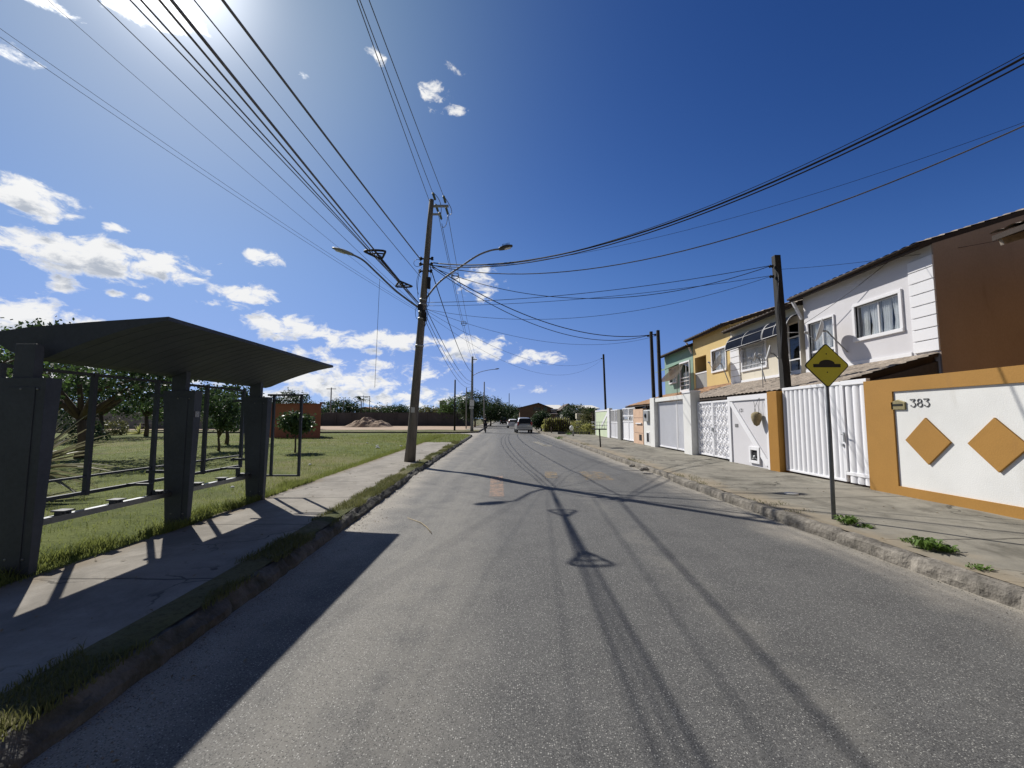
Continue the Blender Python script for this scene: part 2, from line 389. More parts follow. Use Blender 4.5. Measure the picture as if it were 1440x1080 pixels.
M['kerb_dirty'] = mat('kerb_dirty', (.105, .10, .088), .95, .45, 2.5, 14, .9, .04, dirt=(.035, .038, .022), dirt_amt=.9)

def lawn_material(name, g1, g2, dry, soil, dry_lo=.5, soil_lo=.66):
    m, t = newmat(name)
    ob = t.new('ShaderNodeTexCoord').outputs['Object']
    a = t.noise(ob, .25, 5, .6); b = t.noise(ob, 1.5, 6, .7); f = t.noise(ob, 22, 4, .75); s = t.noise(ob, .6, 6, .7, .5)
    c = t.mix(t.ramp(b, .3, .7), g1, g2)
    c = t.mix(t.math('MULTIPLY', t.ramp(a, dry_lo, dry_lo + .2), .7), c, dry)
    c = t.mix(t.math('MULTIPLY', t.ramp(f, .48, .7), .5), c, sh(g1, .45))
    c = t.mix(t.math('MULTIPLY', t.ramp(s, soil_lo, soil_lo + .1), .75), c, soil)
    finish(t, c, .95, .15, 0, t.math('ADD', f, b), .9, .05)
    return m
M['lawn'] = lawn_material('lawn_turf', (.076, .102, .022), (.165, .19, .050), (.21, .185, .085), (.23, .18, .12), .46, .63)
M['verge'] = lawn_material('verge_turf', (.07, .085, .03), (.15, .15, .06), (.22, .19, .11), (.21, .17, .115), .42, .54)
M['ground'] = lawn_material('rough_ground', (.07, .085, .035), (.13, .13, .06), (.2, .17, .1), (.24, .19, .13), .45, .55)
M['dirt'] = mat('bare_earth', (.40, .30, .22), .95, .18, .3, 6, .5, .03, dirt=(.16, .16, .07), dirt_amt=.2)

# ------------------------------------------------------------------ world: sky with cumulus, sun
SUN_AZ, SUN_EL = R(-41.0), R(41.5)         # azimuth from +Y towards +X
def build_world():
    w = bpy.data.worlds.new('World'); S.world = w; w.use_nodes = True
    t = NT(w)
    sky = t.new('ShaderNodeTexSky'); sky.sky_type = 'NISHITA'; sky.sun_disc = False
    sky.sun_elevation = SUN_EL; sky.sun_rotation = SUN_AZ
    sky.altitude = 0; sky.air_density = 0.5; sky.dust_density = 0.1; sky.ozone_density = 6.0
    d = t.new('ShaderNodeTexCoord').outputs['Generated']
    nv = t.new('ShaderNodeVectorMath'); nv.operation = 'NORMALIZE'; t.link(d, nv.inputs[0]); d = nv.outputs[0]
    # --- cloud field as a node group over (azimuth, elevation)
    g = bpy.data.node_groups.new('cloud_field', 'ShaderNodeTree')
    g.interface.new_socket('Vector', in_out='INPUT', socket_type='NodeSocketVector')
    g.interface.new_socket('Lift', in_out='INPUT', socket_type='NodeSocketFloat')
    g.interface.new_socket('Field', in_out='OUTPUT', socket_type='NodeSocketFloat')
    class G: node_tree = g
    q = NT(G)
    gi = q.new('NodeGroupInput'); go = q.new('NodeGroupOutput')
    sp = q.new('ShaderNodeSeparateXYZ'); q.link(gi.outputs[0], sp.inputs[0])
    az = q.math('ARCTAN2', sp.outputs[0], sp.outputs[1]); el = q.math('ADD', q.math('ARCSINE', sp.outputs[2]), gi.outputs[1])
    clouds = [  # photo centre, half width, half height (px), strength
        (135, 362, 170, 34, 1.2), (230, 378, 84, 20, .9), (40, 282, 80, 34, 1.1), (20, 250, 50, 14, .5), (35, 446, 92, 40, 1.05), (130, 462, 80, 20, .9),
        (95, 398, 34, 14, .7), (345, 412, 60, 18, .85), (318, 429, 42, 9, .75), (365, 362, 34, 15, .75), (322, 370, 30, 16, .4), (398, 460, 68, 22, 1.05),
        (430, 497, 42, 15, .8), (465, 538, 130, 30, 1.05), (390, 556, 60, 20, .75), (545, 482, 88, 20, 1.0), (510, 513, 60, 14, .6), (655, 491, 76, 24, 1.0), (600, 520, 60, 16, .6),
        (750, 503, 54, 12, .9), (676, 398, 42, 28, .72), (613, 134, 28, 24, .8), (632, 154, 30, 10, .7), (636, 96, 24, 12, .5),
        (22, 74, 40, 18, .55), (166, 322, 22, 8, .6), (205, 421, 22, 8, .6), (165, 413, 20, 7, .6), (60, 2, 60, 14, .7), (200, -2, 95, 44, 1.35), (530, 78, 16, 20, .5),
        (560, 560, 110, 22, .7), (740, 548, 60, 8, .4), (-120, 420, 120, 50, 1.0), (-150, 300, 140, 50, .9), (250, 520, 150, 24, .6), (100, 530, 150, 24, .7), (423, 104, 12, 7, .4)]
    field = None
    for (px, py, hw, hh, s) in clouds:
        def ae(x, y):
            a, b = ray(x, y); v = Vector((a, 1, b)).normalized(); return math.atan2(v.x, v.y), math.asin(v.z)
        a0, e0 = ae(px, py); a1, _ = ae(px + hw, py); _, e1 = ae(px, py - hh)
        wx, wy = abs(a1 - a0), abs(e1 - e0)
        dx = q.math('MULTIPLY', q.math('SUBTRACT', az, a0), 1 / wx); dy = q.math('MULTIPLY', q.math('SUBTRACT', el, e0), 1 / wy)
        r2 = q.math('MULTIPLY_ADD', dx, dx, q.math('MULTIPLY', dy, dy))
        b = q.math('MULTIPLY_ADD', r2, -s * .85, s * .95)
        field = b if field is None else q.math('MAXIMUM', field, b)
    cb = q.new('ShaderNodeCombineXYZ'); q.link(az, cb.inputs[0]); q.link(q.math('MULTIPLY', el, 1.7), cb.inputs[1])
    n = q.noise(cb.outputs[0], 21, 9, .62, .35)
    n2 = q.noise(cb.outputs[0], 5.5, 3, .5)
    tot = q.math('ADD', q.math('MAXIMUM', field, -1.2), q.math('ADD', q.math('MULTIPLY', q.math('SUBTRACT', n, .5), 3.3), q.math('MULTIPLY', q.math('SUBTRACT', n2, .5), .7)))
    q.link(tot, go.inputs[0])
    def inst(lift):
        x = t.new('ShaderNodeGroup'); x.node_tree = g; t.link(d, x.inputs[0]); x.inputs[1].default_value = lift; return x.outputs[0]
    f0 = inst(0.0); f1 = inst(0.030)
    alpha = t.ramp(f0, .28, .90)
    grey = t.math('MULTIPLY', t.ramp(f1, .45, 1.25), t.ramp(f0, .45, .9))
    cc = t.mix(grey, (7.6, 7.55, 7.4), (3.7, 4.0, 4.5))
    dq = t.new('ShaderNodeVectorMath'); dq.operation = 'DOT_PRODUCT'; t.link(d, dq.inputs[0]); dq.inputs[1].default_value = (math.sin(SUN_AZ) * math.cos(SUN_EL), math.cos(SUN_AZ) * math.cos(SUN_EL), math.sin(SUN_EL))
    lit = t.new('ShaderNodeVectorMath'); lit.operation = 'SCALE'; t.link(cc, lit.inputs[0]); t.link(t.math('ADD', 1.0, t.math('MULTIPLY', t.math('POWER', t.math('MAXIMUM', dq.outputs['Value'], 0.0), 45), 1.6)), lit.inputs[3]); cc = lit.outputs[0]
    # the photograph's deep, contrasty blue: a curve per channel, softly limited towards the horizon
    sc = t.new('ShaderNodeSeparateColor'); t.link(sky.outputs[0], sc.inputs[0])
    cx = t.new('ShaderNodeCombineColor')
    for i, (gm, k, lim) in enumerate(((2.1, .125, .85), (1.65, .092, 1.6), (1.4, .105, 2.0))):
        v = t.math('MULTIPLY', t.math('POWER', sc.outputs[i], gm), k)
        t.link(t.math('MULTIPLY', t.math('DIVIDE', v, t.math('ADD', 1.0, t.math('DIVIDE', v, lim))), 8.1), cx.inputs[i])
    sz = t.new('ShaderNodeSeparateXYZ'); t.link(d, sz.inputs[0])
    low = t.math('ADD', .52, t.math('MULTIPLY', t.ramp(sz.outputs[2], .0, .35), .48))
    lv = t.new('ShaderNodeCombineXYZ'); t.link(low, lv.inputs[0]); t.link(low, lv.inputs[1]); t.link(t.math('ADD', .45, t.math('MULTIPLY', low, .55)), lv.inputs[2])
    skc = t.new('ShaderNodeVectorMath'); skc.operation = 'MULTIPLY'; t.link(cx.outputs[0], skc.inputs[0]); t.link(lv.outputs[0], skc.inputs[1])
    bk = t.ramp(sz.outputs[1], .05, -.35)  # unseen sky behind the camera, greyed so the shadow fill turns less blue
    lum = t.new('ShaderNodeRGBToBW'); t.link(skc.outputs[0], lum.inputs[0]); gl = t.new('ShaderNodeCombineXYZ')
    for i, k_ in enumerate((.95, 1.0, 1.1)): t.link(t.math('MULTIPLY', lum.outputs[0], k_), gl.inputs[i])
    mxk = t.mix(t.math('MULTIPLY', bk, .85), skc.outputs[0], gl.outputs[0])
    class _O: outputs = [mxk]
    skc = _O
    # forward scattering round the sun
    dt = t.new('ShaderNodeVectorMath'); dt.operation = 'DOT_PRODUCT'; t.link(d, dt.inputs[0])
    dt.inputs[1].default_value = (math.sin(SUN_AZ) * math.cos(SUN_EL), math.cos(SUN_AZ) * math.cos(SUN_EL), math.sin(SUN_EL))
    dp = t.math('MAXIMUM', dt.outputs['Value'], 0.0)
    g1 = t.new('ShaderNodeVectorMath'); g1.operation = 'SCALE'; g1.inputs[0].default_value = (1.15, 1.6, .7); t.link(t.math('POWER', dp, 12), g1.inputs[3])
    g2 = t.new('ShaderNodeVectorMath'); g2.operation = 'SCALE'; g2.inputs[0].default_value = (9, 9, 8.8); t.link(t.math('POWER', dp, 300), g2.inputs[3])
    ga = t.new('ShaderNodeVectorMath'); ga.operation = 'ADD'; t.link(skc.outputs[0], ga.inputs[0]); t.link(g1.outputs[0], ga.inputs[1])
    gb = t.new('ShaderNodeVectorMath'); gb.operation = 'ADD'; t.link(ga.outputs[0], gb.inputs[0]); t.link(g2.outputs[0], gb.inputs[1])
    skc = gb
    c = t.mix(t.math('MULTIPLY', alpha, .93), skc.outputs[0], cc)
    bg = t.new('ShaderNodeBackground'); bg.inputs[1].default_value = 0.1
    t.link(c, bg.inputs[0]); o = t.new('ShaderNodeOutputWorld'); t.link(bg.outputs[0], o.inputs[0])
build_world()
sl = bpy.data.lights.new('sun', 'SUN'); sl.energy = 4.5; sl.angle = R(.53); sl.color = (1, .955, .88)
so = bpy.data.objects.new('sun', sl); COL.objects.link(so)
sd = Vector((math.sin(SUN_AZ) * math.cos(SUN_EL), math.cos(SUN_AZ) * math.cos(SUN_EL), math.sin(SUN_EL)))
so.rotation_euler = sd.to_track_quat('Z', 'Y').to_euler(); so.location = sd * 60
cam = bpy.data.cameras.new('camera'); co = bpy.data.objects.new('camera', cam); COL.objects.link(co)
co.location = (0, 0, EYE); co.rotation_euler = (PI / 2 + PITCH, 0, 0)
cam.sensor_width = 36; cam.lens = 15.0; cam.clip_end = 4000; cam.clip_start = .05
S.camera = co
S.view_settings.view_transform = 'Standard'; S.view_settings.look = 'None'; S.view_settings.exposure = 0.3; S.view_settings.gamma = 1
S.cycles.max_bounces = 6; S.cycles.transparent_max_bounces = 12
try: S.cycles.use_denoising = True
except Exception: pass

# ------------------------------------------------------------------ ground, road, kerbs, paths
def lerp_tab(tab, y):
    if y <= tab[0][0]: return tab[0][1]
    for (a, b), (c, d) in zip(tab, tab[1:]):
        if y <= c:
            k = (y - a) / (c - a); return b + (d - b) * k
    return tab[-1][1]
def smooth_tab(tab):
    def f(y): return (lerp_tab(tab, y - 1.5) + lerp_tab(tab, y) * 2 + lerp_tab(tab, y + 1.5)) / 4
    return f
LK = smooth_tab([(-30, -2.1), (0, -2.2), (4, -2.29), (8, -2.5), (14, -2.76), (22, -3.0), (30, -3.25), (38, -3.5), (47, -3.75), (60, -4.1), (90, -5.0), (150, -6.5), (320, -9.0)])
RK = smooth_tab([(-30, 4.5), (0, 4.3), (4, 4.24), (8, 4.1), (14, 4.02), (22, 3.88), (30, 3.72), (38, 3.5), (47, 3.2), (60, 2.4), (90, 1.0), (150, -.8), (320, -4.0)])
PL = smooth_tab([(-30, -4.4), (0, -4.42), (6, -4.42), (8, -4.58), (12, -4.72), (18, -5.0), (26.5, -5.4), (40, -5.9)])      # lawn edge of the path
PR = smooth_tab([(-30, -2.62), (0, -2.68), (4, -2.70), (7.5, -2.9), (12, -3.08), (20, -3.35), (26.5, -3.62), (40, -4.1)])   # kerb side of the path
def ys(a, b, near=.35, grow=.03):
    out = [a]; y = a
    while y < b:
        y += near + max(0, y) * grow; out.append(min(y, b))
    return out
def strip(name, fl, fr, z, Y, m, nx=6, kind='structure', wob=0.0, uscale=None):
    """ground strip between two edge curves; UV u: 0 at fl, 1 at fr, v: metres along"""
    vs = []; uv = []
    for y in Y:
        l, r = fl(y), fr(y)
        for i in range(nx + 1):
            u = i / nx; x = l + (r - l) * u
            zz = z(x, y, u)
            if wob: zz += wob * noise.noise((x * .9, y * .9, 3.1))
            vs.append((x, y, zz)); uv.append((u, y))
    fs = [(j*(nx+1)+i, j*(nx+1)+i+1, (j+1)*(nx+1)+i+1, (j+1)*(nx+1)+i) for j in range(len(Y)-1) for i in range(nx)]
    me = bpy.data.meshes.new(name); me.from_pydata(vs, [], fs)
    ul = me.uv_layers.new(name='UVMap')
    for lp in me.loops: ul.data[lp.index].uv = uv[lp.vertex_index]
    me.materials.append(m)
    for p in me.polygons: p.use_smooth = True
    o = bpy.data.objects.new(name, me); COL.objects.link(o)
    return tag(o, kind=kind)
def hump(y):                                                        # the low speed table across the street
    a = max(0.0, 1 - abs(y - 12.0) / 1.5); return .055 * (a * a * (3 - 2 * a))
strip('road', lambda y: LK(y) - .02, lambda y: RK(y) + .02, lambda x, y, u: .05 * (1 - (2*u-1)**2) * 0 + hump(y), ys(-30, 320), M['asphalt'], 14)
g = MB().grid(lambda a, b: (-900 + 1800 * a, -60 + 1500 * b, -.06), 8, 8).build('ground', M['ground']); tag(g, kind='structure')
# side street to the left
SS0, SS1 = 41.3, 47.0
strip('side_street', lambda y: -90, lambda y: LK(y) + .3, lambda x, y, u: -.012, [y for y in (36.0, 38, 40, 42, 44, 46, 48.5, 50.5)], M['asphalt'], 30)
# lawn (park on the left), slightly rolling
def lawn_z(x, y):
    d = max(0.0, PL(y) - x)
    return .125 + min(.06, d * .03) + .05 * noise.noise((x * .12, y * .12, 0)) * min(1, d / 3) + .02 * noise.noise((x * .8, y * .8, 5)) * min(1, d / .6)
CR = 3.6                                                            # corner radius of the near block
def lawn_right(y):
    if y < 26.5: return PL(y) + .03
    k = min(1.0, (y - 26.5) / 1.5)
    return PL(y) + (KI(y) - PL(y)) * k
def corner_left(y):                                                 # kerb line with the rounded corner
    x = LK(y); y0 = SS0 - CR
    if y > y0:
        d = min(CR, y - y0); x = x - CR + math.sqrt(max(0, CR * CR - d * d))
    return x
def KI(y): return corner_left(y) - .14
YL = ys(-12, SS0 - CR, .5, .03) + [SS0 - CR + CR * math.sin(R(a)) for a in (15, 30, 45, 60, 72, 82, 88)]
vs = []; nx = 60
for y in YL:
    r = lawn_right(y)
    for i in range(nx + 1):
        k = i / nx; x = r - 70 * (k ** 2.2)
        vs.append((x, y, lawn_z(x, y) + (.0 if i else -.0)))
fs = [(j*(nx+1)+i+1, j*(nx+1)+i, (j+1)*(nx+1)+i, (j+1)*(nx+1)+i+1) for j in range(len(YL)-1) for i in range(nx)]
o = MB(); o.add(vs, fs, True); tag(o.build('lawn', M['lawn']), kind='structure')
strip('footpath', PL, PR, lambda x, y, u: .15 + .004 * noise.noise((x, y, 0)), ys(-14, 26.5, .3, .01), M['path_concrete'], 6)
bpy.data.objects['footpath'].data.materials[0] = M['path_concrete']
strip('verge', lambda y: PR(y) - .03, lambda y: KI(y) + .01, lambda x, y, u: .146 + .02 * math.sin(PI * u) * (.5 + noise.noise((x*2, y*2, 1))), ys(-14, 27.8, .3, .01), M['verge'], 5)
def kerb(name, edge, Y, side, m, h=.15, w=.14, jit=.02, soft=0.0):
    """kerb stones: upright face towards the road, worn arris, a joint about every metre"""
    prof = [(0, -.05), (0.0 + soft * .2, h * .45), (.012 + soft * .6, h - .025 - soft * .15), (.035 + soft, h), (w, h + .003), (w, -.05)]
    vs = []; fs = []; n = len(prof)
    for j, y in enumerate(Y):
        x = edge(y)
        for k, (dx, z) in enumerate(prof):
            jx = jit * (noise.noise((y * 1.7, k * .7, side)) + .8 * noise.noise((y * 6.1, k * 1.3, side + 4))) + (.012 if (int(y * 1.0) % 2) else 0)
            gap = abs((y + .3) % 1.0 - .5) > .47
            if gap and z > 0: jx += .02
            jz = (jit * (1.1 * noise.noise((y * 2.3, k * .5, 9 + side)) + .7 * noise.noise((y * 7.3, k * .9, side))) - (.02 if gap else 0)) if z > 0 else 0
            vs.append((x + side * (dx + jx), y, z + jz))
    for j in range(len(Y) - 1):
        for k in range(n - 1):
            a = (j*n+k, j*n+k+1, (j+1)*n+k+1, (j+1)*n+k)
            fs.append(a if side < 0 else a[::-1])
    b = MB(); b.add(vs, fs, False)
    o = b.build(name, m); tag(o, kind='structure'); return o
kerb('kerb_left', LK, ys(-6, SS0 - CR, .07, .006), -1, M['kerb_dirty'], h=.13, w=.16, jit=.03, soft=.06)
# kerb round the corner and along the side street
pts = [(LK(SS0 - CR) - CR + CR * math.cos(R(a)), SS0 - CR + CR * math.sin(R(a))) for a in range(0, 91, 10)] + [(-x, SS0) for x in (10, 16, 24, 34, 50, 80)]
def kerb_poly(name, pts, m, inward, h=.15, w=.14):
    b = MB(); n = len(pts); V = [Vector((p[0], p[1], 0)) for p in pts]; rows = []
    for i in range(n):
        d = (V[min(i+1, n-1)] - V[max(i-1, 0)]).normalized(); nrm = Vector((-d.y, d.x, 0)) * inward
        rows.append([V[i] + Vector((0, 0, -.05)), V[i] + Vector((0, 0, h - .02)), V[i] + nrm * .03 + Vector((0, 0, h)), V[i] + nrm * w + Vector((0, 0, h)), V[i] + nrm * w + Vector((0, 0, -.05))])
    vs = [p for r in rows for p in r]; fs = [(i*5+k, i*5+k+1, (i+1)*5+k+1, (i+1)*5+k) for i in range(n-1) for k in range(4)]
    b.add(vs, fs); return tag(b.build(name, m), kind='structure')
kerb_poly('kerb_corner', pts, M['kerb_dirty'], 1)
# far block: kerb, verge, bare lot
fx = LK(SS1 + 3)
pts2 = [(-90, SS1), (-40, SS1), (-20, SS1), (-10, SS1), (fx - 3, SS1)] + [(fx - 3 + 3 * math.sin(R(a)), SS1 + 3 - 3 * math.cos(R(a))) for a in range(10, 91, 10)] + [(LK(y), y) for y in (52, 56, 62, 70, 80, 95, 120, 150, 200, 300)]
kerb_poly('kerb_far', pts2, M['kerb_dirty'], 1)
def far_left(y): return (fx - 3 + math.sqrt(max(0, 9 - (SS1 + 3 - y) ** 2)) if y < SS1 + 3 else LK(y)) - .1
strip('far_verge', lambda y: -95, far_left, lambda x, y, u: .14, [SS1 + .12, SS1 + .5, SS1 + 1, SS1 + 2, SS1 + 3, 52, 56], M['verge'], 20)
strip('dirt_lot', lambda y: -95, lambda y: LK(y) - 2.2, lambda x, y, u: .13, [56, 60, 66, 72, 80, 90], M['dirt'], 20, wob=.05)
strip('far_footpath', lambda y: LK(y) - 2.2, lambda y: LK(y) - .12, lambda x, y, u: .13, [56, 60, 70, 80, 100, 140, 200, 300], M['path_concrete'], 4)
# right pavement
XW = 7.07
kerb('kerb_right', RK, ys(-6, 60, .07, .006) + [65, 72, 80, 95, 120, 160, 220, 300], 1, M['kerb_concrete'], .15, .16, .012)
def walk_right(y): return XW + .4 if y < 36.8 else RK(y) + 2.0 + max(0, 1.5 - (y - 36.8) * .5)
strip('pavement', lambda y: RK(y) + .15, walk_right, lambda x, y, u: .155 + .05 * min(1, max(0, (x - RK(y) - .15) / 2.7)), ys(-14, 110, .3, .015), M['walk_concrete'], 12, wob=.012)
strip('vacant_lot', lambda y: RK(y) + 1.9, lambda y: 60, lambda x, y, u: .12, [36.9, 40, 46, 56, 70, 90, 130], M['ground'], 20, wob=.06)
strip('yard', lambda y: XW + .3, lambda y: 30, lambda x, y, u: .195, [-10, 0, 10, 20, 36.9], M['walk_concrete'], 6)

# worn yellow paint on the road: transparent where worn away
def worn_paint(name, col, lo):
    m, t = newmat(name)
    ob = t.new('ShaderNodeTexCoord').outputs['Object']
    n = t.noise(ob, 5, 7, .75); f = t.noise(ob, 45, 3, .7)
    a = t.math('MULTIPLY', t.ramp(n, lo, lo + .2), t.ramp(f, .33, .55))
    p = t.new('ShaderNodeBsdfPrincipled'); p.inputs['Base Color'].default_value = col + (1,); p.inputs['Roughness'].default_value = .8
    tr = t.new('ShaderNodeBsdfTransparent'); mx = t.new('ShaderNodeMixShader'); o = t.new('ShaderNodeOutputMaterial')
    t.link(t.math('MULTIPLY', a, .7), mx.inputs[0]); t.link(tr.outputs[0], mx.inputs[1]); t.link(p.outputs[0], mx.inputs[2]); t.link(mx.outputs[0], o.inputs[0])
    return m
M['worn_yellow'] = worn_paint('worn_yellow_paint', (.42, .30, .15), .42)
M['worn_pink'] = worn_paint('worn_orange_paint', (.44, .30, .22), .36)
M['worn_white'] = worn_paint('worn_white_paint', (.40, .37, .30), .34)
def marking(pix, m, z=.004):
    P = [on_ground(px, py, z) for px, py in pix]
    n = 8
    # bilinear patch that follows the road surface
    def fn(a, b):
        p = (P[0] * (1-a) + P[1] * a) * (1-b) + (P[3] * (1-a) + P[2] * a) * b
        return (p.x, p.y, hump(p.y) + z)
    o = MB().grid(fn, n, n).build('road_marking', m); return tag(o, kind='structure')
marking([(766, 664), (783, 664), (784, 674), (766, 674)], M['worn_yellow'])
marking([(813, 664), (842, 664), (864, 676), (824, 676)], M['worn_yellow'])
marking([(690, 672), (707, 672), (709, 698), (688, 698)], M['worn_pink'])
marking([(748, 621), (757, 621), (771, 627), (764, 627)], M['worn_white'])
marking([(764, 625.6), (776, 625.6), (777, 627.6), (764, 627.6)], M['worn_white'])
marking([(600, 661), (750, 661), (752, 662.2), (598, 662.2)], M['worn_white'])

# ------------------------------------------------------------------ grass
def blades(name, pts, m, kind='stuff'):
    """pts: (x, y, z, height, width, lean)"""
    vs = []; fs = []
    for (x, y, z, h, w, ln) in pts:
        a = rnd.uniform(0, 2 * PI); c, s_ = math.cos(a) * w / 2, math.sin(a) * w / 2
        la = rnd.uniform(0, 2 * PI); lx, ly = math.cos(la) * ln * h, math.sin(la) * ln * h
        n = len(vs)
        vs += [(x - c, y - s_, z - .01), (x + c, y + s_, z - .01), (x + lx * .4 + c * .6, y + ly * .4 + s_ * .6, z + h * .6), (x + lx * .4 - c * .6, y + ly * .4 - s_ * .6, z + h * .6), (x + lx, y + ly, z + h)]
        fs += [(n, n+1, n+2, n+3), (n+3, n+2, n+4)]
    b = MB(); b.add(vs, fs, True); return tag(b.build(name, m, recalc=False), kind=kind)
P = []
for k in range(52000):
    y = 2.5 + 34 * rnd.random() ** 1.7
    x = PL(y) - (.02 + 22 * rnd.random() ** 2.0) if rnd.random() < .72 else PL(y) + .05 - .35 * rnd.random() ** 1.5
    if noise.noise((x * .8, y * .8, 2)) < -.25 and rnd.random() < .7: continue
    sc = .7 + y * .035
    P.append((x, y, lawn_z(x, y), rnd.uniform(.03, .085) * sc, rnd.uniform(.006, .013) * sc, rnd.uniform(.1, .7)))
for k in range(7000):
    y = rnd.uniform(26, SS0 - 1); l, r = PL(y) - 6, KI(y)
    x = rnd.uniform(l, r); P.append((x, y, .14, rnd.uniform(.05, .12), rnd.uniform(.02, .035), .5))
for k in range(9000):
    y = 3.2 + 7 * rnd.random() ** 1.4; x = PL(y) + .06 - .55 * rnd.random() ** 1.6
    if noise.noise((x * 1.5, y * 1.2, 6)) < -.1: continue
    P.append((x, y, lawn_z(x, y) if x < PL(y) else .15, rnd.uniform(.05, .15), rnd.uniform(.006, .012), rnd.uniform(.3, .9)))
blades('lawn_grass', P, M['grass_blade'])
P = []
for k in range(24000):
    y = 1.0 + 26 * rnd.random() ** 1.6
    u = rnd.random(); x = PR(y) - .04 + (KI(y) + .13 - PR(y)) * u
    if noise.noise((x * 1.6, y * 1.1, 8)) < -.02: continue
    sc = .8 + y * .03
    P.append((x, y, .15, rnd.uniform(.02, .065) * sc, rnd.uniform(.005, .010) * sc, rnd.uniform(.2, .9)))
blades('verge_grass', P, M['verge_blade'])
P = []
for k in range(9000):                                               # rough grass of the vacant lot on the other side
    y = rnd.uniform(37.5, 75); x = RK(y) + rnd.uniform(2.2, 22)
    h = rnd.uniform(.15, .5); P.append((x, y, .12, h, rnd.uniform(.03, .07), .5))
blades('lot_grass', P, M['verge_blade'])

# ------------------------------------------------------------------ bus shelter
def bus_shelter():
    t = thing('bus_shelter', 'dark grey metal bus shelter with wing shaped roof, bare panel frames and no seats', 'bus shelter', (-4.6, 5.84, .15))
    YA, YB = 4.28, 8.30
    # roof: thick over the posts, sweeping up to a thin edge over the kerb
    up = [(-5.32, 2.47), (-4.9, 2.53), (-4.3, 2.58), (-3.50, 2.635)]
    lo = [(-3.50, 2.595), (-3.62, 2.575), (-3.78, 2.54), (-3.95, 2.495), (-4.15, 2.43), (-4.35, 2.36), (-4.55, 2.28), (-4.70, 2.215), (-4.80, 2.19), (-4.92, 2.20), (-5.1, 2.29), (-5.32, 2.42)]
    prof = up + lo
    rf = MB().prism(prof, 'y', YA, YB).build('roof', M['shelter'], t)
    # sheet ribs under the roof
    rb = MB()
    for k in range(22):
        y = YA + .12 + k * (YB - YA - .24) / 21
        rb.tube([(x, y, z - .0005) for x, z in lo], .0025, 4)
    rb.build('roof_ribs', M['shelter'], rf)
    for yc in (4.12, 6.04, 7.83):
        p = MB()
        y0, y1 = yc - .06, yc + .06
        p.hexa([(-4.76, y0, .1), (-4.46, y0, .1), (-4.46, y1 - .05, .1), (-4.76, y1 - .05, .1)], [(-4.90, y0, 1.99), (-4.45, y0, 1.99), (-4.45, y1 + .03, 1.99), (-4.90, y1 + .03, 1.99)])
        p.box(-4.80, -4.60, y0 + .02, y1 - .02, 1.99, 2.32)
        for s in (-.068, .062): p.hexa([(-4.70, yc+s, .2), (-4.54, yc+s, .2), (-4.54, yc+s+.006, .2), (-4.70, yc+s+.006, .2)], [(-4.80, yc+s, 1.9), (-4.54, yc+s, 1.9), (-4.54, yc+s+.006, 1.9), (-4.80, yc+s+.006, 1.9)])
        p.build('post', M['shelter'], t, .006)
    X = -5.08
    for (a, b, ups) in ((4.20, 6.12, (4.22, 5.17, 6.10)), (6.16, 8.09, (7.10, 8.07))):
        f = MB()
        f.box(X-.02, X+.02, a, b, .70, .74); f.box(X-.015, X+.015, a, b, .90, .925); f.box(X-.02, X+.02, a, b, 2.11, 2.145)
        for y in ups: f.box(X-.025, X+.025, y-.025, y+.025, .69, 2.15)
        f.build('panel_frame', M['shelter'], t)
    for yc in (4.12, 6.04, 7.83):
        MB().box(X-.02, -4.74, yc-.02, yc+.02, .84, .88).build('bracket', M['shelter'], t); MB().box(X-.02, -4.86, yc-.02, yc+.02, 1.90, 1.94).build('bracket', M['shelter'], t)
    for (a, b) in ((4.20, 6.0), (6.1, 7.80)):
        r = MB(); r.box(-4.755, -4.685, a, b, .535, .60)
        br = r.build('bench_rail', M['bench_steel'], t)
        for k in range(3):
            y = a + .35 + k * (b - a - .6) / 2
            c = MB(); c.box(-4.76, -4.62, y-.06, y+.06, .635, .65); c.box(-4.72, -4.66, y-.06, y-.035, .601, .635); c.box(-4.72, -4.66, y+.035, y+.06, .601, .635); c.box(-4.71, -4.67, y-.01, y+.01, .601, .635)
            c.build('seat_clip', M['shelter'], br)
        y = b - .30; MB().prism([(-4.78, .601), (-4.73, .601), (-4.73, .75), (-5.05, .75), (-5.05, .72), (-4.78, .72)], 'y', y-.025, y+.025).build('bracket', M['shelter'], t)
    p = MB(); p.box(-4.452, -4.444, 6.0, 6.08, 1.62, 1.70); p.build('fixing_plate', M['bench_steel'], t)
    for yc in (4.12, 6.04, 7.83):
        for z in (.30, 1.88):
            for x in (-4.52, -4.68): MB().lathe([(.012, 0), (.012, .008), (.005, .012)], (x, yc - .0605, z), (0, -1, 0), 8).build('bolt', M['bench_steel'], t)
    e = MB(); Y = 8.25
    for x in (-4.60, -4.07): e.box(x-.022, x+.022, Y-.02, Y+.02, .52, 2.06)
    e.box(-4.75, -4.048, Y-.018, Y+.018, .50, .53); e.box(-4.72, -4.048, Y-.018, Y+.018, 2.035, 2.07); e.box(-4.60, -4.07, Y-.012, Y+.012, 1.93, 1.95)
    e.build('end_frame', M['shelter'], t)
bus_shelter()

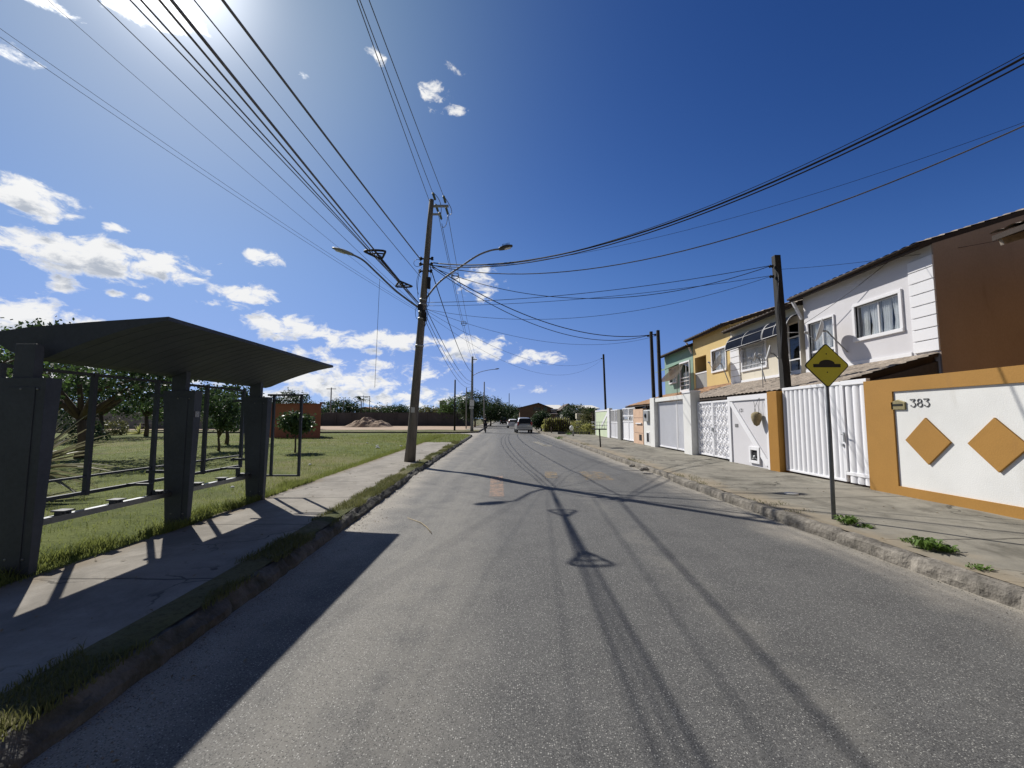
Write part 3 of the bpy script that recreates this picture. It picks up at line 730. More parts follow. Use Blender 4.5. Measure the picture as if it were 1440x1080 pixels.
# ------------------------------------------------------------------ poles and cables
PB, PT = Vector((-3.46, 14.6, .12)), Vector((-2.86, 14.6, 9.35))
def pole_at(z): k = (z - PB.z) / (PT.z - PB.z); return PB + (PT - PB) * k
def tapered_pole(name, label, base, top, r0, r1, m, cat='utility pole', group=None, part='shaft', seg=14):
    t = thing(name, label, cat, base, group)
    n = 12
    pts = [Vector(base) + (Vector(top) - Vector(base)) * (i / n) for i in range(n + 1)]
    rs = [r0 + (r1 - r0) * (i / n) for i in range(n + 1)]; rs[0] = r0 * 1.12
    MB().tube(pts, rs, seg).build(part, m, t)
    return t
mp = tapered_pole('utility_pole', 'tall weathered leaning utility pole at the kerb carrying two street lamps and many cables', PB, PT, .175, .085, M['pole_wood'])
# crossarms at the top, street side
a = MB(); p0 = pole_at(9.12); a.bar(p0, p0 + Vector((.62, 0, .0)), .07, .07); a.build('crossarm', M['steel'], mp)
a = MB(); p0 = pole_at(8.82); a.bar(p0, p0 + Vector((.36, 0, 0)), .06, .06); a.build('crossarm', M['steel'], mp)
def insulator(p, d, l=.42, parent=None, r=.045):
    d = Vector(d).normalized(); prof = []
    n = 8
    for i in range(n * 2 + 1): prof.append((r if i % 2 else r * .45, l * i / (n * 2)))
    MB().lathe([(.012, -.04)] + prof + [(.012, l + .06)], p, d, 10).build('insulator', M['insulator'], parent)
HV = [pole_at(9.3) + Vector((-.08, 0, .02)), pole_at(9.3) + Vector((.14, 0, .03)), pole_at(9.12) + Vector((.52, 0, .10))]
for h in HV[1:]:
    insulator(h + Vector((0, -.06, 0)), (0, -1, .02), .42, mp); insulator(h + Vector((0, .06, -.12)), (.02, 1, -.08), .42, mp)
insulator(pole_at(8.86) + Vector((.32, 0, .02)), (0, 1, -.1), .4, mp)
for (c0, c1, b) in ((HV[2] + Vector((0, -.5, .02)), HV[2] + Vector((0, .52, -.18)), Vector((.42, 0, -.35))), (HV[1] + Vector((0, -.5, .02)), HV[1] + Vector((.1, .5, -.35)), Vector((.25, 0, .15))), (HV[2] + Vector((0, .5, -.2)), pole_at(8.6) + Vector((.34, .5, 0)), Vector((.05, .1, -.3)))):
    pts = [c0 * (1-k)**2 + (c0 + c1 + b * 2) / 2 * 2 * k * (1-k) + c1 * k * k for k in [i / 14 for i in range(15)]]
    MB().tube(pts, .011, 6).build('jumper_wire', M['wire_metal'], mp)
ring = [pole_at(7.0) + Vector((-.28 + .13 * math.cos(q), -.12, .13 * math.sin(q))) for q in [2 * PI * i / 20 for i in range(20)]]
MB().tube(ring, .008, 5, closed=True).build('cable_coil', M['cable'], mp)
# low voltage rack, clamps, splice boxes
a = MB()
for z in (7.2, 7.0, 6.75):
    p = pole_at(z); a.box(p.x - .19, p.x + .19, p.y - .03, p.y + .03, z - .02, z + .02)
    for s in (-.2, .2): a.lathe([(.02, -.07), (.055, -.05), (.035, -.01), (.055, .03), (.02, .06)], p + Vector((s, -.03, 0)), (0, 0, 1), 10)
a.build('insulator_rack', M['black_plastic'], mp)
def band(z):
    p = pole_at(z); r = .175 + (.085 - .175) * (z / 9.3) + .012
    MB().lathe([(r, -.035), (r + .006, 0), (r, .035)], p, (0, 0, 1), 14).build('clamp_band', M['steel'], mp)
for z in (5.72, 5.55, 5.28, 5.05, 4.1): band(z)
for (dx, dy, z, w, h) in ((.17, -.08, 6.3, .1, .42), (.14, -.10, 5.1, .09, .3), (-.05, -.17, 5.42, .16, .2), (.08, -.17, 5.2, .13, .24)):
    p = pole_at(z); MB().box(p.x + dx - w/2, p.x + dx + w/2, p.y + dy - .05, p.y + dy + .05, z - h/2, z + h/2).build('splice_box', M['black_plastic'], mp, .02)
for k in range(9):
    z0 = rnd.uniform(5.0, 7.1); z1 = z0 - rnd.uniform(.4, 1.2); s = rnd.choice((-1, 1))
    a_, b_ = pole_at(z0) + Vector((s * .13, -.12, 0)), pole_at(max(4.7, z1)) + Vector((s * .14, -.14, 0)); c_ = (a_ + b_) / 2 + Vector((s * rnd.uniform(.05, .25), -.1, 0))
    pts = [a_ * (1-q)**2 + c_ * 2 * q * (1-q) + b_ * q * q for q in [i / 10 for i in range(11)]]
    MB().tube(pts, .008, 5).build('drop_loop', M['cable'], mp)
p = pole_at(1.9); MB().box(p.x - .06, p.x + .06, p.y - .19, p.y - .165, 1.8, 1.98).build('tag_plate', M['plate'], mp)

# lamps on the pole
def street_lamp(name, label, pts, head0, head1, m_head, group):
    t = thing(name, label, 'street lamp', pts[0], group)
    # smooth the arm
    sm = []
    for i in range(len(pts) - 1):
        for k in range(6):
            q = k / 6; p0, p1, p2, p3 = [Vector(pts[max(0, min(len(pts)-1, j))]) for j in (i-1, i, i+1, i+2)]
            sm.append(.5 * ((2*p1) + (-p0+p2)*q + (2*p0-5*p1+4*p2-p3)*q*q + (-p0+3*p1-3*p2+p3)*q**3))
    sm.append(Vector(pts[-1]))
    MB().tube(sm, .032, 10).build('arm', M['sign_post'], t)
    h0, h1 = Vector(head0), Vector(head1); d = (h1 - h0).normalized(); sd_ = Vector((0, 1, 0)); upv = sd_.cross(d) * -1
    if upv.z < 0: upv = -upv
    L = (h1 - h0).length; b = MB(); vs = []; n = 10; seg = 12
    for i in range(n + 1):
        q = i / n; w = .06 + .105 * math.sin(PI * min(1, .12 + q * .88)) ** .7
        hh = .035 + .045 * math.sin(PI * min(1, .1 + q * .85))
        for k in range(seg):
            an = 2 * PI * k / seg; up_ = math.sin(an); up_ = up_ * (1 if up_ > 0 else .45)
            vs.append(h0 + d * (L * q) + sd_ * (w * math.cos(an)) + upv * (hh * up_))
    fs = [(i*seg+k, i*seg+(k+1) % seg, (i+1)*seg+(k+1) % seg, (i+1)*seg+k) for i in range(n) for k in range(seg)] + [tuple(range(seg)), tuple(n*seg+k for k in range(seg))]
    b.add(vs, fs, True); hd = b.build('lamp_head', m_head, t)
    le = MB(); c = h0 + d * (L * .62) - upv * .045; le.bar(c - d * L * .22, c + d * L * .22, .13, .02); le.build('lens', M['alu'], hd)
    return t, hd
pj = pole_at(5.62); pl = pole_at(5.36)
_, hd = street_lamp('street_lamp', 'street lamp with finned dark head reaching over the road from the leaning pole',
    [pj, (-2.55, 14.6, 6.35), (-1.75, 14.6, 6.95), (-1.20, 14.6, 7.32), (-.75, 14.6, 7.50), (-.42, 14.6, 7.55)], (-.46, 14.6, 7.54), (0.02, 14.6, 7.66), M['lamp_dark'], 'street lamps')
f = MB()
for k in range(6): x = -.34 + k * .045; f.box(x, x + .02, 14.5, 14.7, 7.60 + k * .011, 7.69 + k * .011)
f.build('cooling_fins', M['lamp_dark'], hd)
street_lamp('street_lamp', 'street lamp with oval grey head reaching over the lawn from the leaning pole',
    [pl, (-4.0, 14.6, 6.0), (-4.7, 14.6, 6.65), (-5.2, 14.6, 7.12), (-5.55, 14.6, 7.32), (-5.66, 14.6, 7.36)], (-5.6, 14.6, 7.34), (-6.32, 14.6, 7.58), M['lamp_grey'], 'street lamps')

# ---- cables
def cable_pts(A, C, sag, n=28):
    A, C = Vector(A), Vector(C); out = []
    for i in range(n + 1):
        q = i / n; p = A + (C - A) * q; p.z -= sag * 4 * q * (1 - q); out.append(p)
    return out
def cable(label, A, C, sag=.3, r=.01, m='cable', group='overhead cables', n=28, name='overhead_cable', cat='cable'):
    o = MB().tube(cable_pts(A, C, sag, n), r, 6).build(name, M[m]); return tag(o, label, cat, group)
def through(A, B, tB, sag):
    """far end of a sagging span that starts at A and passes B at fraction tB"""
    A, B = Vector(A), Vector(B); b = B.copy(); b.z += sag * 4 * tB * (1 - tB)
    return A + (b - A) / tB
def span_back(label, A, px, z, r, m='cable_grey', sag=.35, y_end=-22.0, py=0, **kw):  # default grey instead of black puts the glare's wash into the cable colour
    """span from the pole A back over the camera's head, crossing the line of sight (px, py) at height z"""
    B = at_height(px, py, z); tB = (A.y - B.y) / (A.y - y_end)
    C = through(A, B, tB, sag); return cable(label, A, C, sag, r, m, n=40, **kw), C
ends = []
hvl = ['bare high voltage wire from the tip of the pole, on the lawn side', 'bare high voltage wire tied to the insulator beside the pole tip', 'bare high voltage wire from the outer end of the upper crossarm']
for h, px, lab in zip(HV, (502, 506, 519), hvl):
    o, C = span_back(lab, h + Vector((0, -.5 if px > 503 else 0, 0)), px, 9.0, .009, 'wire_metal'); ends.append(C)
o, C = span_back('thick twisted power cable leaving the upper insulator rack towards the sun', pole_at(7.15) + Vector((-.2, -.05, 0)), 313, 6.75, .019); ends.append(C)
o, C = span_back('thin cable just below the thick twisted power cable, leaving the pole towards the sun', pole_at(6.5) + Vector((-.13, -.1, 0)), 273, 6.3, .008); ends.append(C)
bl = ['slim telephone cable of the bundle beside the slack holders, nearest the lawn', 'telephone cable of the bundle that carries the near slack holder', 'telephone cable of the bundle under the near slack holder', 'thickest telephone cable of the bundle through both slack holders']
STR = None
for px, z, r, z0, lab in ((183, 5.18, .007, 5.62, bl[0]), (198, 5.22, .009, 5.58, bl[1]), (224, 5.20, .011, 5.52, bl[2]), (241, 5.22, .016, 5.60, bl[3])):
    o, C = span_back(lab, pole_at(z0) + Vector((-.14, -.08, 0)), px, z, r, sag=.3); ends.append(C)
    STR = (pole_at(z0) + Vector((-.14, -.08, 0)), C)
sl_ = [(137, 0, 5.6, 5.45, .0045, 'fine slack cable crossing the sky left of the telephone bundle'), (67, 0, 7.5, 5.40, .0035, 'fine cable from the lower pole clamp slanting over the bus shelter, innermost'),
       (0, 40, 8.0, 5.36, .0042, 'upper of two parallel cables slanting over the bus shelter'), (0, 52, 7.9, 5.30, .0045, 'lower of two parallel cables slanting over the bus shelter')]
for px, py, z, z0, r, lab in sl_:
    o, C = span_back(lab, pole_at(z0) + Vector((-.14, -.06, 0)), px, z, r, sag=.25, y_end=-12 if px > 100 else 2.6, py=py); ends.append(C)

tapered_pole('utility_pole', 'utility pole in the park beyond the bus shelter that takes the slanting cables', (ends[-1].x, 2.6, .1), (ends[-1].x, 2.6, ends[-1].z + .6), .17, .1, M['pole_wood'])
# slack holders (snowshoe frames) on the telephone bundle
def slack_holder(y, sgn, label):
    A, C = STR; q = (A.y - y) / (A.y - C.y); p = A + (C - A) * q; p.z -= .3 * 4 * q * (1 - q)
    t = thing('cable_slack_holder', label, 'cable bracket', p, 'cable slack holders')
    def P(a, b): return p + Vector((b, a * sgn, -.02))            # a: along the strand away from the apex
    rim = [P(.0, .0), P(.2, -.10), P(.44, -.215), P(.50, -.235), P(.535, -.2), P(.56, -.1), P(.57, 0), P(.56, .1), P(.535, .2), P(.50, .235), P(.44, .215), P(.2, .10)]
    MB().tube(rim, .027, 8, closed=True).build('rim', M['cable'], t)
    b = MB(); b.tube([P(0, 0), P(.57, 0)], .018, 6); b.tube([P(.36, -.15), P(.39, 0), P(.36, .15)], .018, 6); b.tube([P(.04, 0), P(.22, .06), P(.30, 0), P(.22, -.06), P(.04, 0)], .012, 6)
    b.build('spokes', M['cable'], t)
slack_holder(11.75, 1, 'black fan shaped cable slack holder hanging nearer to the leaning pole')
slack_holder(9.95, -1, 'black fan shaped cable slack holder hanging farther from the leaning pole, over the lamp')
A, C = STR; pq = []
for y in (11.75, 11.2, 10.6, 9.95):
    q = (A.y - y) / (A.y - C.y); p = A + (C - A) * q; p.z -= .3 * 4 * q * (1 - q); pq.append(p + Vector((0, 0, -.03)))
tag(MB().tube(pq, .03, 8).build('slack_cable', M['cable']), 'thick lashed loop of spare cable stretched between the two slack holders', 'cable')
# cable end hanging straight down beside the shelter roof
h0 = at_depth(534, 392, 13.2); cable('thin loose cable hanging straight down over the lawn left of the leaning pole', h0, at_depth(527, 545, 13.2), 0, .006, n=6)

# right side poles
def square_post(name, label, base, top, w0, w1, m, group):
    t = thing(name, label, 'service pole', base, group)
    b = MB(); B_, T_ = Vector(base), Vector(top)
    b.hexa([B_ + Vector(q) * w0 for q in ((-.5, -.5, 0), (.5, -.5, 0), (.5, .5, 0), (-.5, .5, 0))], [T_ + Vector(q) * w1 for q in ((-.5, -.5, 0), (.5, -.5, 0), (.5, .5, 0), (-.5, .5, 0))])
    b.build('shaft', m, t, .01); return t
G_POST = 'black service poles behind the garden walls'
pa = square_post('service_pole', 'thick black wooden service pole behind the white corrugated gate', (7.74, 11.95, .2), (7.60, 11.95, 6.27), .22, .17, M['black_post'], G_POST)
pb = square_post('service_pole', 'black service pole above the slatted gate, nearer of a pair', (7.45, 21.3, .2), (7.38, 21.3, 6.05), .17, .14, M['black_post'], G_POST)
pc = square_post('service_pole', 'black service pole above the slatted gate, farther of a pair', (7.55, 22.6, .2), (7.46, 22.6, 6.25), .17, .14, M['black_post'], G_POST)
pd = square_post('service_pole', 'thin black service pole standing behind the pale green wall', (7.5, 34.0, .2), (7.35, 34.0, 6.75), .16, .13, M['black_post'], G_POST)
for t_, (x, y, z) in ((pa, (7.6, 11.95, 5.95)), (pa, (7.6, 11.95, 5.65)), (pb, (7.38, 21.3, 5.8)), (pc, (7.46, 22.6, 6.0)), (pd, (7.35, 34, 6.4))):
    b = MB(); b.lathe([(.02, 0), (.05, .02), (.03, .06), (.05, .10), (.02, .13)], (x - .1, y - .02, z), (-1, 0, 0), 10); b.build('insulator', M['black_plastic'], t_)
for k in range(4):
    z0 = 5.9 - k * .12; pts = [Vector((7.52 + .03 * math.sin(q * 9 + k), 11.84 - .03 * k, z0 - q * 2.4)) for q in [i / 10 for i in range(11)]]
    MB().tube(pts, .009, 5).build('down_cable', M['cable'], pa)

# cables from the leaning pole to the right
def fit_span(label, A, Bpx, zB, tB, mid, r, m='cable'):
    B = at_height(Bpx[0], Bpx[1], zB); lo, hi = -1.0, 3.5
    def err(s):
        C = through(A, B, tB, s); best = None
        pts = [project(p) for p in cable_pts(A, C, s, 60) if p.y > .5]
        for (x0, y0), (x1, y1) in zip(pts, pts[1:]):
            if x0 <= mid[0] <= x1: return y0 + (y1 - y0) * (mid[0] - x0) / (x1 - x0) - mid[1]
        return 0
    for _ in range(40):
        s = (lo + hi) / 2
        if err(s) < 0: lo = s
        else: hi = s
    C = through(A, B, tB, s); return cable(label, A, C, s, r, m, n=44)
fit_span('thick black cable crossing the sky over the houses, highest of all', pole_at(7.05) + Vector((.2, -.02, 0)), (1440, 81), 6.7, .62, (960, 307), .020)
fit_span('black cable twisted close under the highest cable over the houses', pole_at(6.95) + Vector((.2, -.04, 0)), (1440, 90), 6.55, .62, (960, 311), .014)
fit_span('thin black cable just under the thick pair over the houses', pole_at(6.95) + Vector((.15, 0, 0)), (1440, 75), 6.6, .62, (960, 304), .007)
fit_span('faint thin cable between the thick cables and the single lower cable over the houses', pole_at(6.9) + Vector((.15, 0, 0)), (1440, 172), 6.3, .62, (960, 325), .004)
fit_span('single black cable over the houses, lowest to cross above the roofs', pole_at(6.95) + Vector((.1, -.14, 0)), (1440, 177), 6.2, .62, (960, 353), .013, 'cable_grey')
def to_post(label, A, B, s, r, m='cable'): return cable(label, A, B, s, r, m)
pa_t = [Vector((7.48, 11.9, 5.98)), Vector((7.48, 11.9, 5.68)), Vector((7.5, 11.9, 5.9))]
to_post('cable dipping from the upper rack of the leaning pole to the thick black service pole', pole_at(6.9) + Vector((.2, 0, 0)), pa_t[0], 1.05, .010)
to_post('nearly level cable from the lamp clamp to the thick black service pole', pole_at(5.62) + Vector((.14, -.05, 0)), pa_t[0], .25, .009)
to_post('cable from the lamp clamp to the lower insulator of the thick black service pole', pole_at(5.5) + Vector((.14, -.05, 0)), pa_t[1], .22, .007)
to_post('slack cable from the lower pole clamp to the thick black service pole', pole_at(5.38) + Vector((.14, -.05, 0)), pa_t[1], .75, .006)
to_post('thick cable swooping from the leaning pole to the nearer twin service pole', pole_at(6.95) + Vector((.2, .03, 0)), Vector((7.28, 21.25, 5.85)), .95, .018)
to_post('second thick cable swooping beside it to the farther twin service pole', pole_at(6.9) + Vector((.2, .05, 0)), Vector((7.36, 22.55, 6.05)), 1.15, .014)
to_post('thin cable sagging to the nearer twin service pole from the lower clamp', pole_at(5.4) + Vector((.14, .03, 0)), Vector((7.28, 21.25, 5.75)), .8, .006)
to_post('very thin cable reaching the far thin service pole', pole_at(5.35) + Vector((.14, .05, 0)), Vector((7.25, 33.9, 6.45)), 1.2, .006)
to_post('second very thin cable reaching the far thin service pole', pole_at(5.25) + Vector((.14, .06, 0)), Vector((7.25, 33.9, 6.35)), 1.7, .005)
cable('thin cable from the thick black service pole along the brown gable', Vector((7.6, 11.9, 5.85)), at_depth(1440, 331, 9.6), .12, .005)
cable('cable end slanting across the lilac house front from its eave', at_depth(1248, 369, 11.35), at_depth(1130, 456, 14.3), .06, .008, n=10)

# next pole up the street and the spans to it
NB, NT_ = Vector((-4.65, 49.7, .1)), Vector((-4.65, 49.7, 8.85))
np_ = tapered_pole('utility_pole', 'grey concrete utility pole with white notices standing at the side street corner', NB, NT_, .17, .11, M['pole_concrete'])
MB().bar((-4.65, 49.7, 8.5), (-4.1, 49.7, 8.5), .09, .09).build('crossarm', M['steel'], np_)
MB().box(-4.9, -4.4, 49.48, 49.5, 3.05, 3.75).build('notice_board', M['white_paint'], np_)
MB().box(-4.95, -4.45, 49.46, 49.48, 2.7, 2.98).build('notice_board', M['plate'], np_)
street_lamp('street_lamp', 'small street lamp on the grey concrete pole at the side street corner', [(-4.6, 49.7, 6.6), (-3.8, 49.7, 7.0), (-2.8, 49.7, 7.25), (-2.0, 49.7, 7.35)], (-2.05, 49.7, 7.34), (-1.5, 49.7, 7.42), M['lamp_dark'], 'street lamps')
for h, dx, z, s, lab in ((HV[1], -.1, 8.75, .55, 'bare wire from the pole tip onward to the concrete pole'), (HV[2], .45, 8.6, .55, 'bare wire from the crossarm end onward to the concrete pole'), (pole_at(8.86) + Vector((.32, 0, 0)), .25, 8.5, .65, 'bare wire from the lower crossarm onward to the concrete pole')):
    cable(lab, h + Vector((0, .5, -.15)), NT_ + Vector((dx, 0, z - 8.85)), s, .010, 'wire_metal')
for k, (z, s, r, lab) in enumerate(((7.0, .8, .018, 'thick power cable onward from the rack to the concrete pole'), (5.5, .75, .013, 'telephone cable onward to the concrete pole, topmost'), (5.35, .95, .010, 'telephone cable onward to the concrete pole, in the middle'), (5.25, 1.15, .010, 'telephone cable onward to the concrete pole, hanging lowest'))):
    cable(lab, pole_at(z) + Vector((.1 - .04 * k, .15, 0)), Vector((-4.55, 49.6, (6.9, 5.9, 5.7, 5.5)[k])), s, r)
for q, lab in ((.16, 'small wire spacer on the onward wires close to the leaning pole'), (.42, 'small wire spacer on the onward wires halfway to the concrete pole')):
    c = HV[2].lerp(NT_, q) + Vector((-.1, .5, -.55 * 4 * q * (1-q) - .2)); b = MB()
    b.tube([c + Vector((.18 * math.cos(w), 0, .16 * math.sin(w))) for w in [2 * PI * i / 12 for i in range(12)]], .02, 5, closed=True); b.bar(c + Vector((-.18, 0, 0)), c + Vector((.18, 0, 0)), .03, .03)
    tag(b.build('wire_spacer', M['cable_grey']), lab, 'wire spacer', 'wire spacers')
# the pole behind the viewer that holds the other ends
bp = tapered_pole('utility_pole', 'weathered utility pole behind the viewer at the same kerb', (-3.4, -22, .1), (-2.9, -22, 9.4), .175, .1, M['pole_wood'])
MB().bar((-3.6, -22, 9.2), (-2.2, -22, 9.2), .08, .08).build('crossarm', M['steel'], bp)

# ------------------------------------------------------------------ boundary walls and gates on the right
ZB = .19                                                            # foot of the walls
def letter_slot(parent, y, z, x):
    b = MB(); h = .085
    b.prism([(y - .14, z - h), (y + .14, z - h), (y + .14, z + .03), (y + .15, z + .05), (y, z + .10), (y - .15, z + .05), (y - .14, z + .03)], 'x', x - .03, x)
    o = b.build('letter_slot', M['brass'], parent, .006)
    s = MB(); s.box(x - .036, x - .0305, y - .10, y + .10, z - .015, z + .02); s.build('slot', M['sign_black'], o)
def stroke_digit(strokes, y0, z0, w, h, x, parent):
    b = MB()
    for st in strokes:
        pts = [Vector((x, y0 - px * w, z0 + pz * h)) for px, pz in st]      # reading direction runs towards the viewer
        b.tube(pts, [.0062 + .002 * (i % 2) for i in range(len(pts))], 6)
    b.build('numeral', M['number_grey'], parent)
THREE = [[(.05, .86), (.02, 1.0), (.9, 1.0), (.9, .94), (.42, .6), (.62, .6), (.85, .5), (.97, .32), (.88, .12), (.6, .0), (.3, .02), (.06, .14), (.1, .24)]]
EIGHT = [[(.5 + .36 * math.sin(2*PI*i/16), .77 + .23 * math.cos(2*PI*i/16)) for i in range(17)], [(.5 + .46 * math.sin(2*PI*i/16), .28 + .28 * math.cos(2*PI*i/16)) for i in range(17)]]
def wall_383():
    t = thing('boundary_wall', 'white boundary wall framed in ochre with raised ochre diamonds and house number 383', 'wall', (XW, 3, ZB))
    Y0, Y1 = -6.0, 8.56
    MB().box(XW + .03, XW + .2, Y0, Y1 - .02, .05, 2.30).build('panel', M['render_white'], t)
    f = MB()
    f.box(XW, XW + .23, Y0, Y1, 2.10, 2.34); f.box(XW, XW + .231, 7.93, Y1, .05, 2.10); f.box(XW - .004, XW + .2, Y0, 7.929, .05, .37)
    f.build('border', M['ochre'], t)
    for k in range(9):
        y = 7.33 - 1.05 * k; z = 1.215; d = .40
        MB().prism([(y - d, z), (y, z - d), (y + d, z), (y, z + d)], 'x', XW - .002, XW + .03).build('diamond', M['ochre'], t, .006)
    letter_slot(t, 7.83, 1.845, XW + .03)
    for k, g in enumerate((THREE, EIGHT, THREE)): stroke_digit(g, 7.60 - k * .125, 1.805, .095, .135, XW + .022, t)
wall_383()
def corrugated(b, x, y0, y1, z0, z1, period=.16, depth=.045, n=8):
    N = max(2, int((y1 - y0) / period)); P_ = (y1 - y0) / N
    def fn(a, c):
        y = y0 + (y1 - y0) * a; q = ((y - y0) / P_) % 1.0
        return (x - depth * math.sin(PI * q) ** .6 if 0 < q < 1 else x, y, z0 + (z1 - z0) * c)
    b.grid(fn, N * n, 1, False)
def gate_corrugated():
    t = thing('gate', 'white metal gate of vertical half round ribs with a wicket door beside the ochre frame', 'gate', (XW + .12, 10, ZB))
    x = XW + .14; Y0, Y1, Z0, Z1 = 8.58, 11.28, .25, 2.40; yd = 9.26
    b = MB(); corrugated(b, x, yd + .05, Y1 - .06, Z0 + .05, Z1 - .07); b.build('leaf', M['gate_paint'], t)
    f = MB(); f.box(x-.06, x+.02, yd + .0, Y1, Z1 - .07, Z1); f.box(x-.05, x+.02, yd + .0, Y1, Z0, Z0 + .05); f.box(x-.055, x+.02, Y1 - .06, Y1 - .002, Z0 + .051, Z1 - .071); f.box(x-.055, x+.02, yd, yd + .05, Z0 + .051, Z1 - .071)
    f.build('frame', M['gate_paint'], t, .006)
    d = MB(); corrugated(d, x, Y0 + .05, yd - .05, Z0 + .22, Z1 - .09); dd = d.build('wicket_door', M['gate_paint'], t)
    f = MB(); f.box(x-.065, x+.02, Y0, yd - .004, Z1 - .09, Z1 + .01); f.box(x-.055, x+.02, Y0, yd - .004, Z0 + .15, Z0 + .22); f.box(x-.06, x+.02, Y0, Y0 + .05, Z0 + .221, Z1 - .091); f.box(x-.06, x+.02, yd - .05, yd - .005, Z0 + .221, Z1 - .091)
    corrugated(f, x - .0, Y0 + .05, yd - .05, Z0, Z0 + .15); f.build('door_frame', M['gate_paint'], dd, .005)
    h = MB(); y = yd - .03; h.box(x-.085, x-.06, y-.02, y+.02, 1.10, 1.30); h.tube([(x-.08, y, 1.26), (x-.13, y, 1.26), (x-.13, y - .1, 1.26)], .012, 6); h.box(x-.085, x-.06, y+.03, y+.07, 1.0, 1.06); h.build('handle', M['steel'], dd)
gate_corrugated()
t = thing('gate_post', 'ochre masonry gate post between the ribbed gate and the white wall with a diagonal band', 'gate post', (XW, 11.5, ZB))
MB().box(XW - .06, XW + .26, 11.30, 11.74, .05, 2.33).build('shaft', M['ochre_post'], t, .015)
def wall_diagonal():
    t = thing('boundary_wall', 'white boundary wall with a raised diagonal band, a meter niche and a hanging basket', 'wall', (XW, 12.9, ZB))
    Y0, Y1, Z1 = 11.75, 14.0, 2.25
    MB().box(XW + .03, XW + .2, Y0, Y1, .05, Z1).build('panel', M['lilac'], t)
    f = MB(); f.box(XW - .01, XW + .21, Y0 + .001, Y1 - .001, Z1 - .10, Z1 + .05); f.box(XW - .01, XW + .2, Y0 + .001, Y0 + .16, .05, Z1 - .101); f.box(XW - .01, XW + .2, Y1 - .16, Y1 - .001, .05, Z1 - .101); f.build('border', M['quoin'], t, .006)
    d = MB(); a, b_ = Vector((XW + .005, Y1 - .16, Z1 - .12)), Vector((XW + .005, Y0 + .16, .30))
    w = .085
    d.prism([(a.y, a.z), (a.y - w * 2.0, a.z), (b_.y, b_.z + w * 2), (b_.y, b_.z - w)], 'x', XW, XW + .03) if False else d.prism([(a.y, a.z - .12), (a.y, a.z), (a.y - .12, a.z), (b_.y, b_.z + .14), (b_.y, b_.z), (b_.y + .1, b_.z - .03)], 'x', XW - .008, XW + .0305)
    d.build('diagonal_band', M['quoin'], t, .004)
    n = MB(); y0, y1, z0, z1 = 12.28, 12.82, .30, .78
    n.box(XW - .03, XW + .03, y0, y0 + .1, z0, z1); n.box(XW - .03, XW + .03, y1 - .1, y1, z0, z1); n.box(XW - .03, XW + .03, y0 + .1, y1 - .1, z1 - .1, z1); n.box(XW - .03, XW + .03, y0 + .1, y1 - .1, z0, z0 + .08)
    n.build('meter_niche', M['quoin'], t, .006)
    m = MB(); m.box(XW + .022, XW + .029, y0 + .1, y1 - .1, z0 + .08, z1 - .1); m.build('niche_back', M['dark_room'], t)
    m = MB(); m.tube([(XW + .0, y1 - .14, .42), (XW + .0, y1 - .3, .46), (XW - .0, y0 + .14, .40)], .02, 6); m.lathe([(.05, 0), (.06, .03), (.04, .06)], (XW + .02, 12.55, .48), (-1, 0, 0), 10); m.build('water_meter', M['steel'], t)
    MB().box(XW + .02, XW + .03, 13.45, 13.63, 1.33, 1.43).build('name_plate', M['number_grey'], t)
    for k, g in enumerate(([[(.5, 1), (.5, 0)]], THREE, [[(.5, 1), (.5, 0)]])): stroke_digit(g, 13.35 - k * .09, 1.80, .06, .1, XW + .026, t)
wall_diagonal()
t = thing('hanging_basket', 'dry fibre plant basket hanging from wires on the white wall', 'plant basket', (XW - .08, 12.2, 1.5))
MB().lathe([(.005, -.24), (.07, -.2), (.12, -.08), (.14, .02), (.13, .1), (.10, .14), (.03, .17)], (XW - .13, 12.15, 1.62), (0, 0, 1), 14).build('basket', M['basket'], t)
b = MB()
for s in (-.1, .1): b.tube([(XW - .13, 12.15 + s * 1.2, 1.70), (XW - .10, 12.15 + s * .9, 1.95), (XW - .03, 12.15 + s * .2, 2.18)], .006, 5)
b.tube([(XW - .13, 12.15, 1.7), (XW - .02, 12.45, 2.1)], .006, 5); b.build('hanger', M['cable'], t)
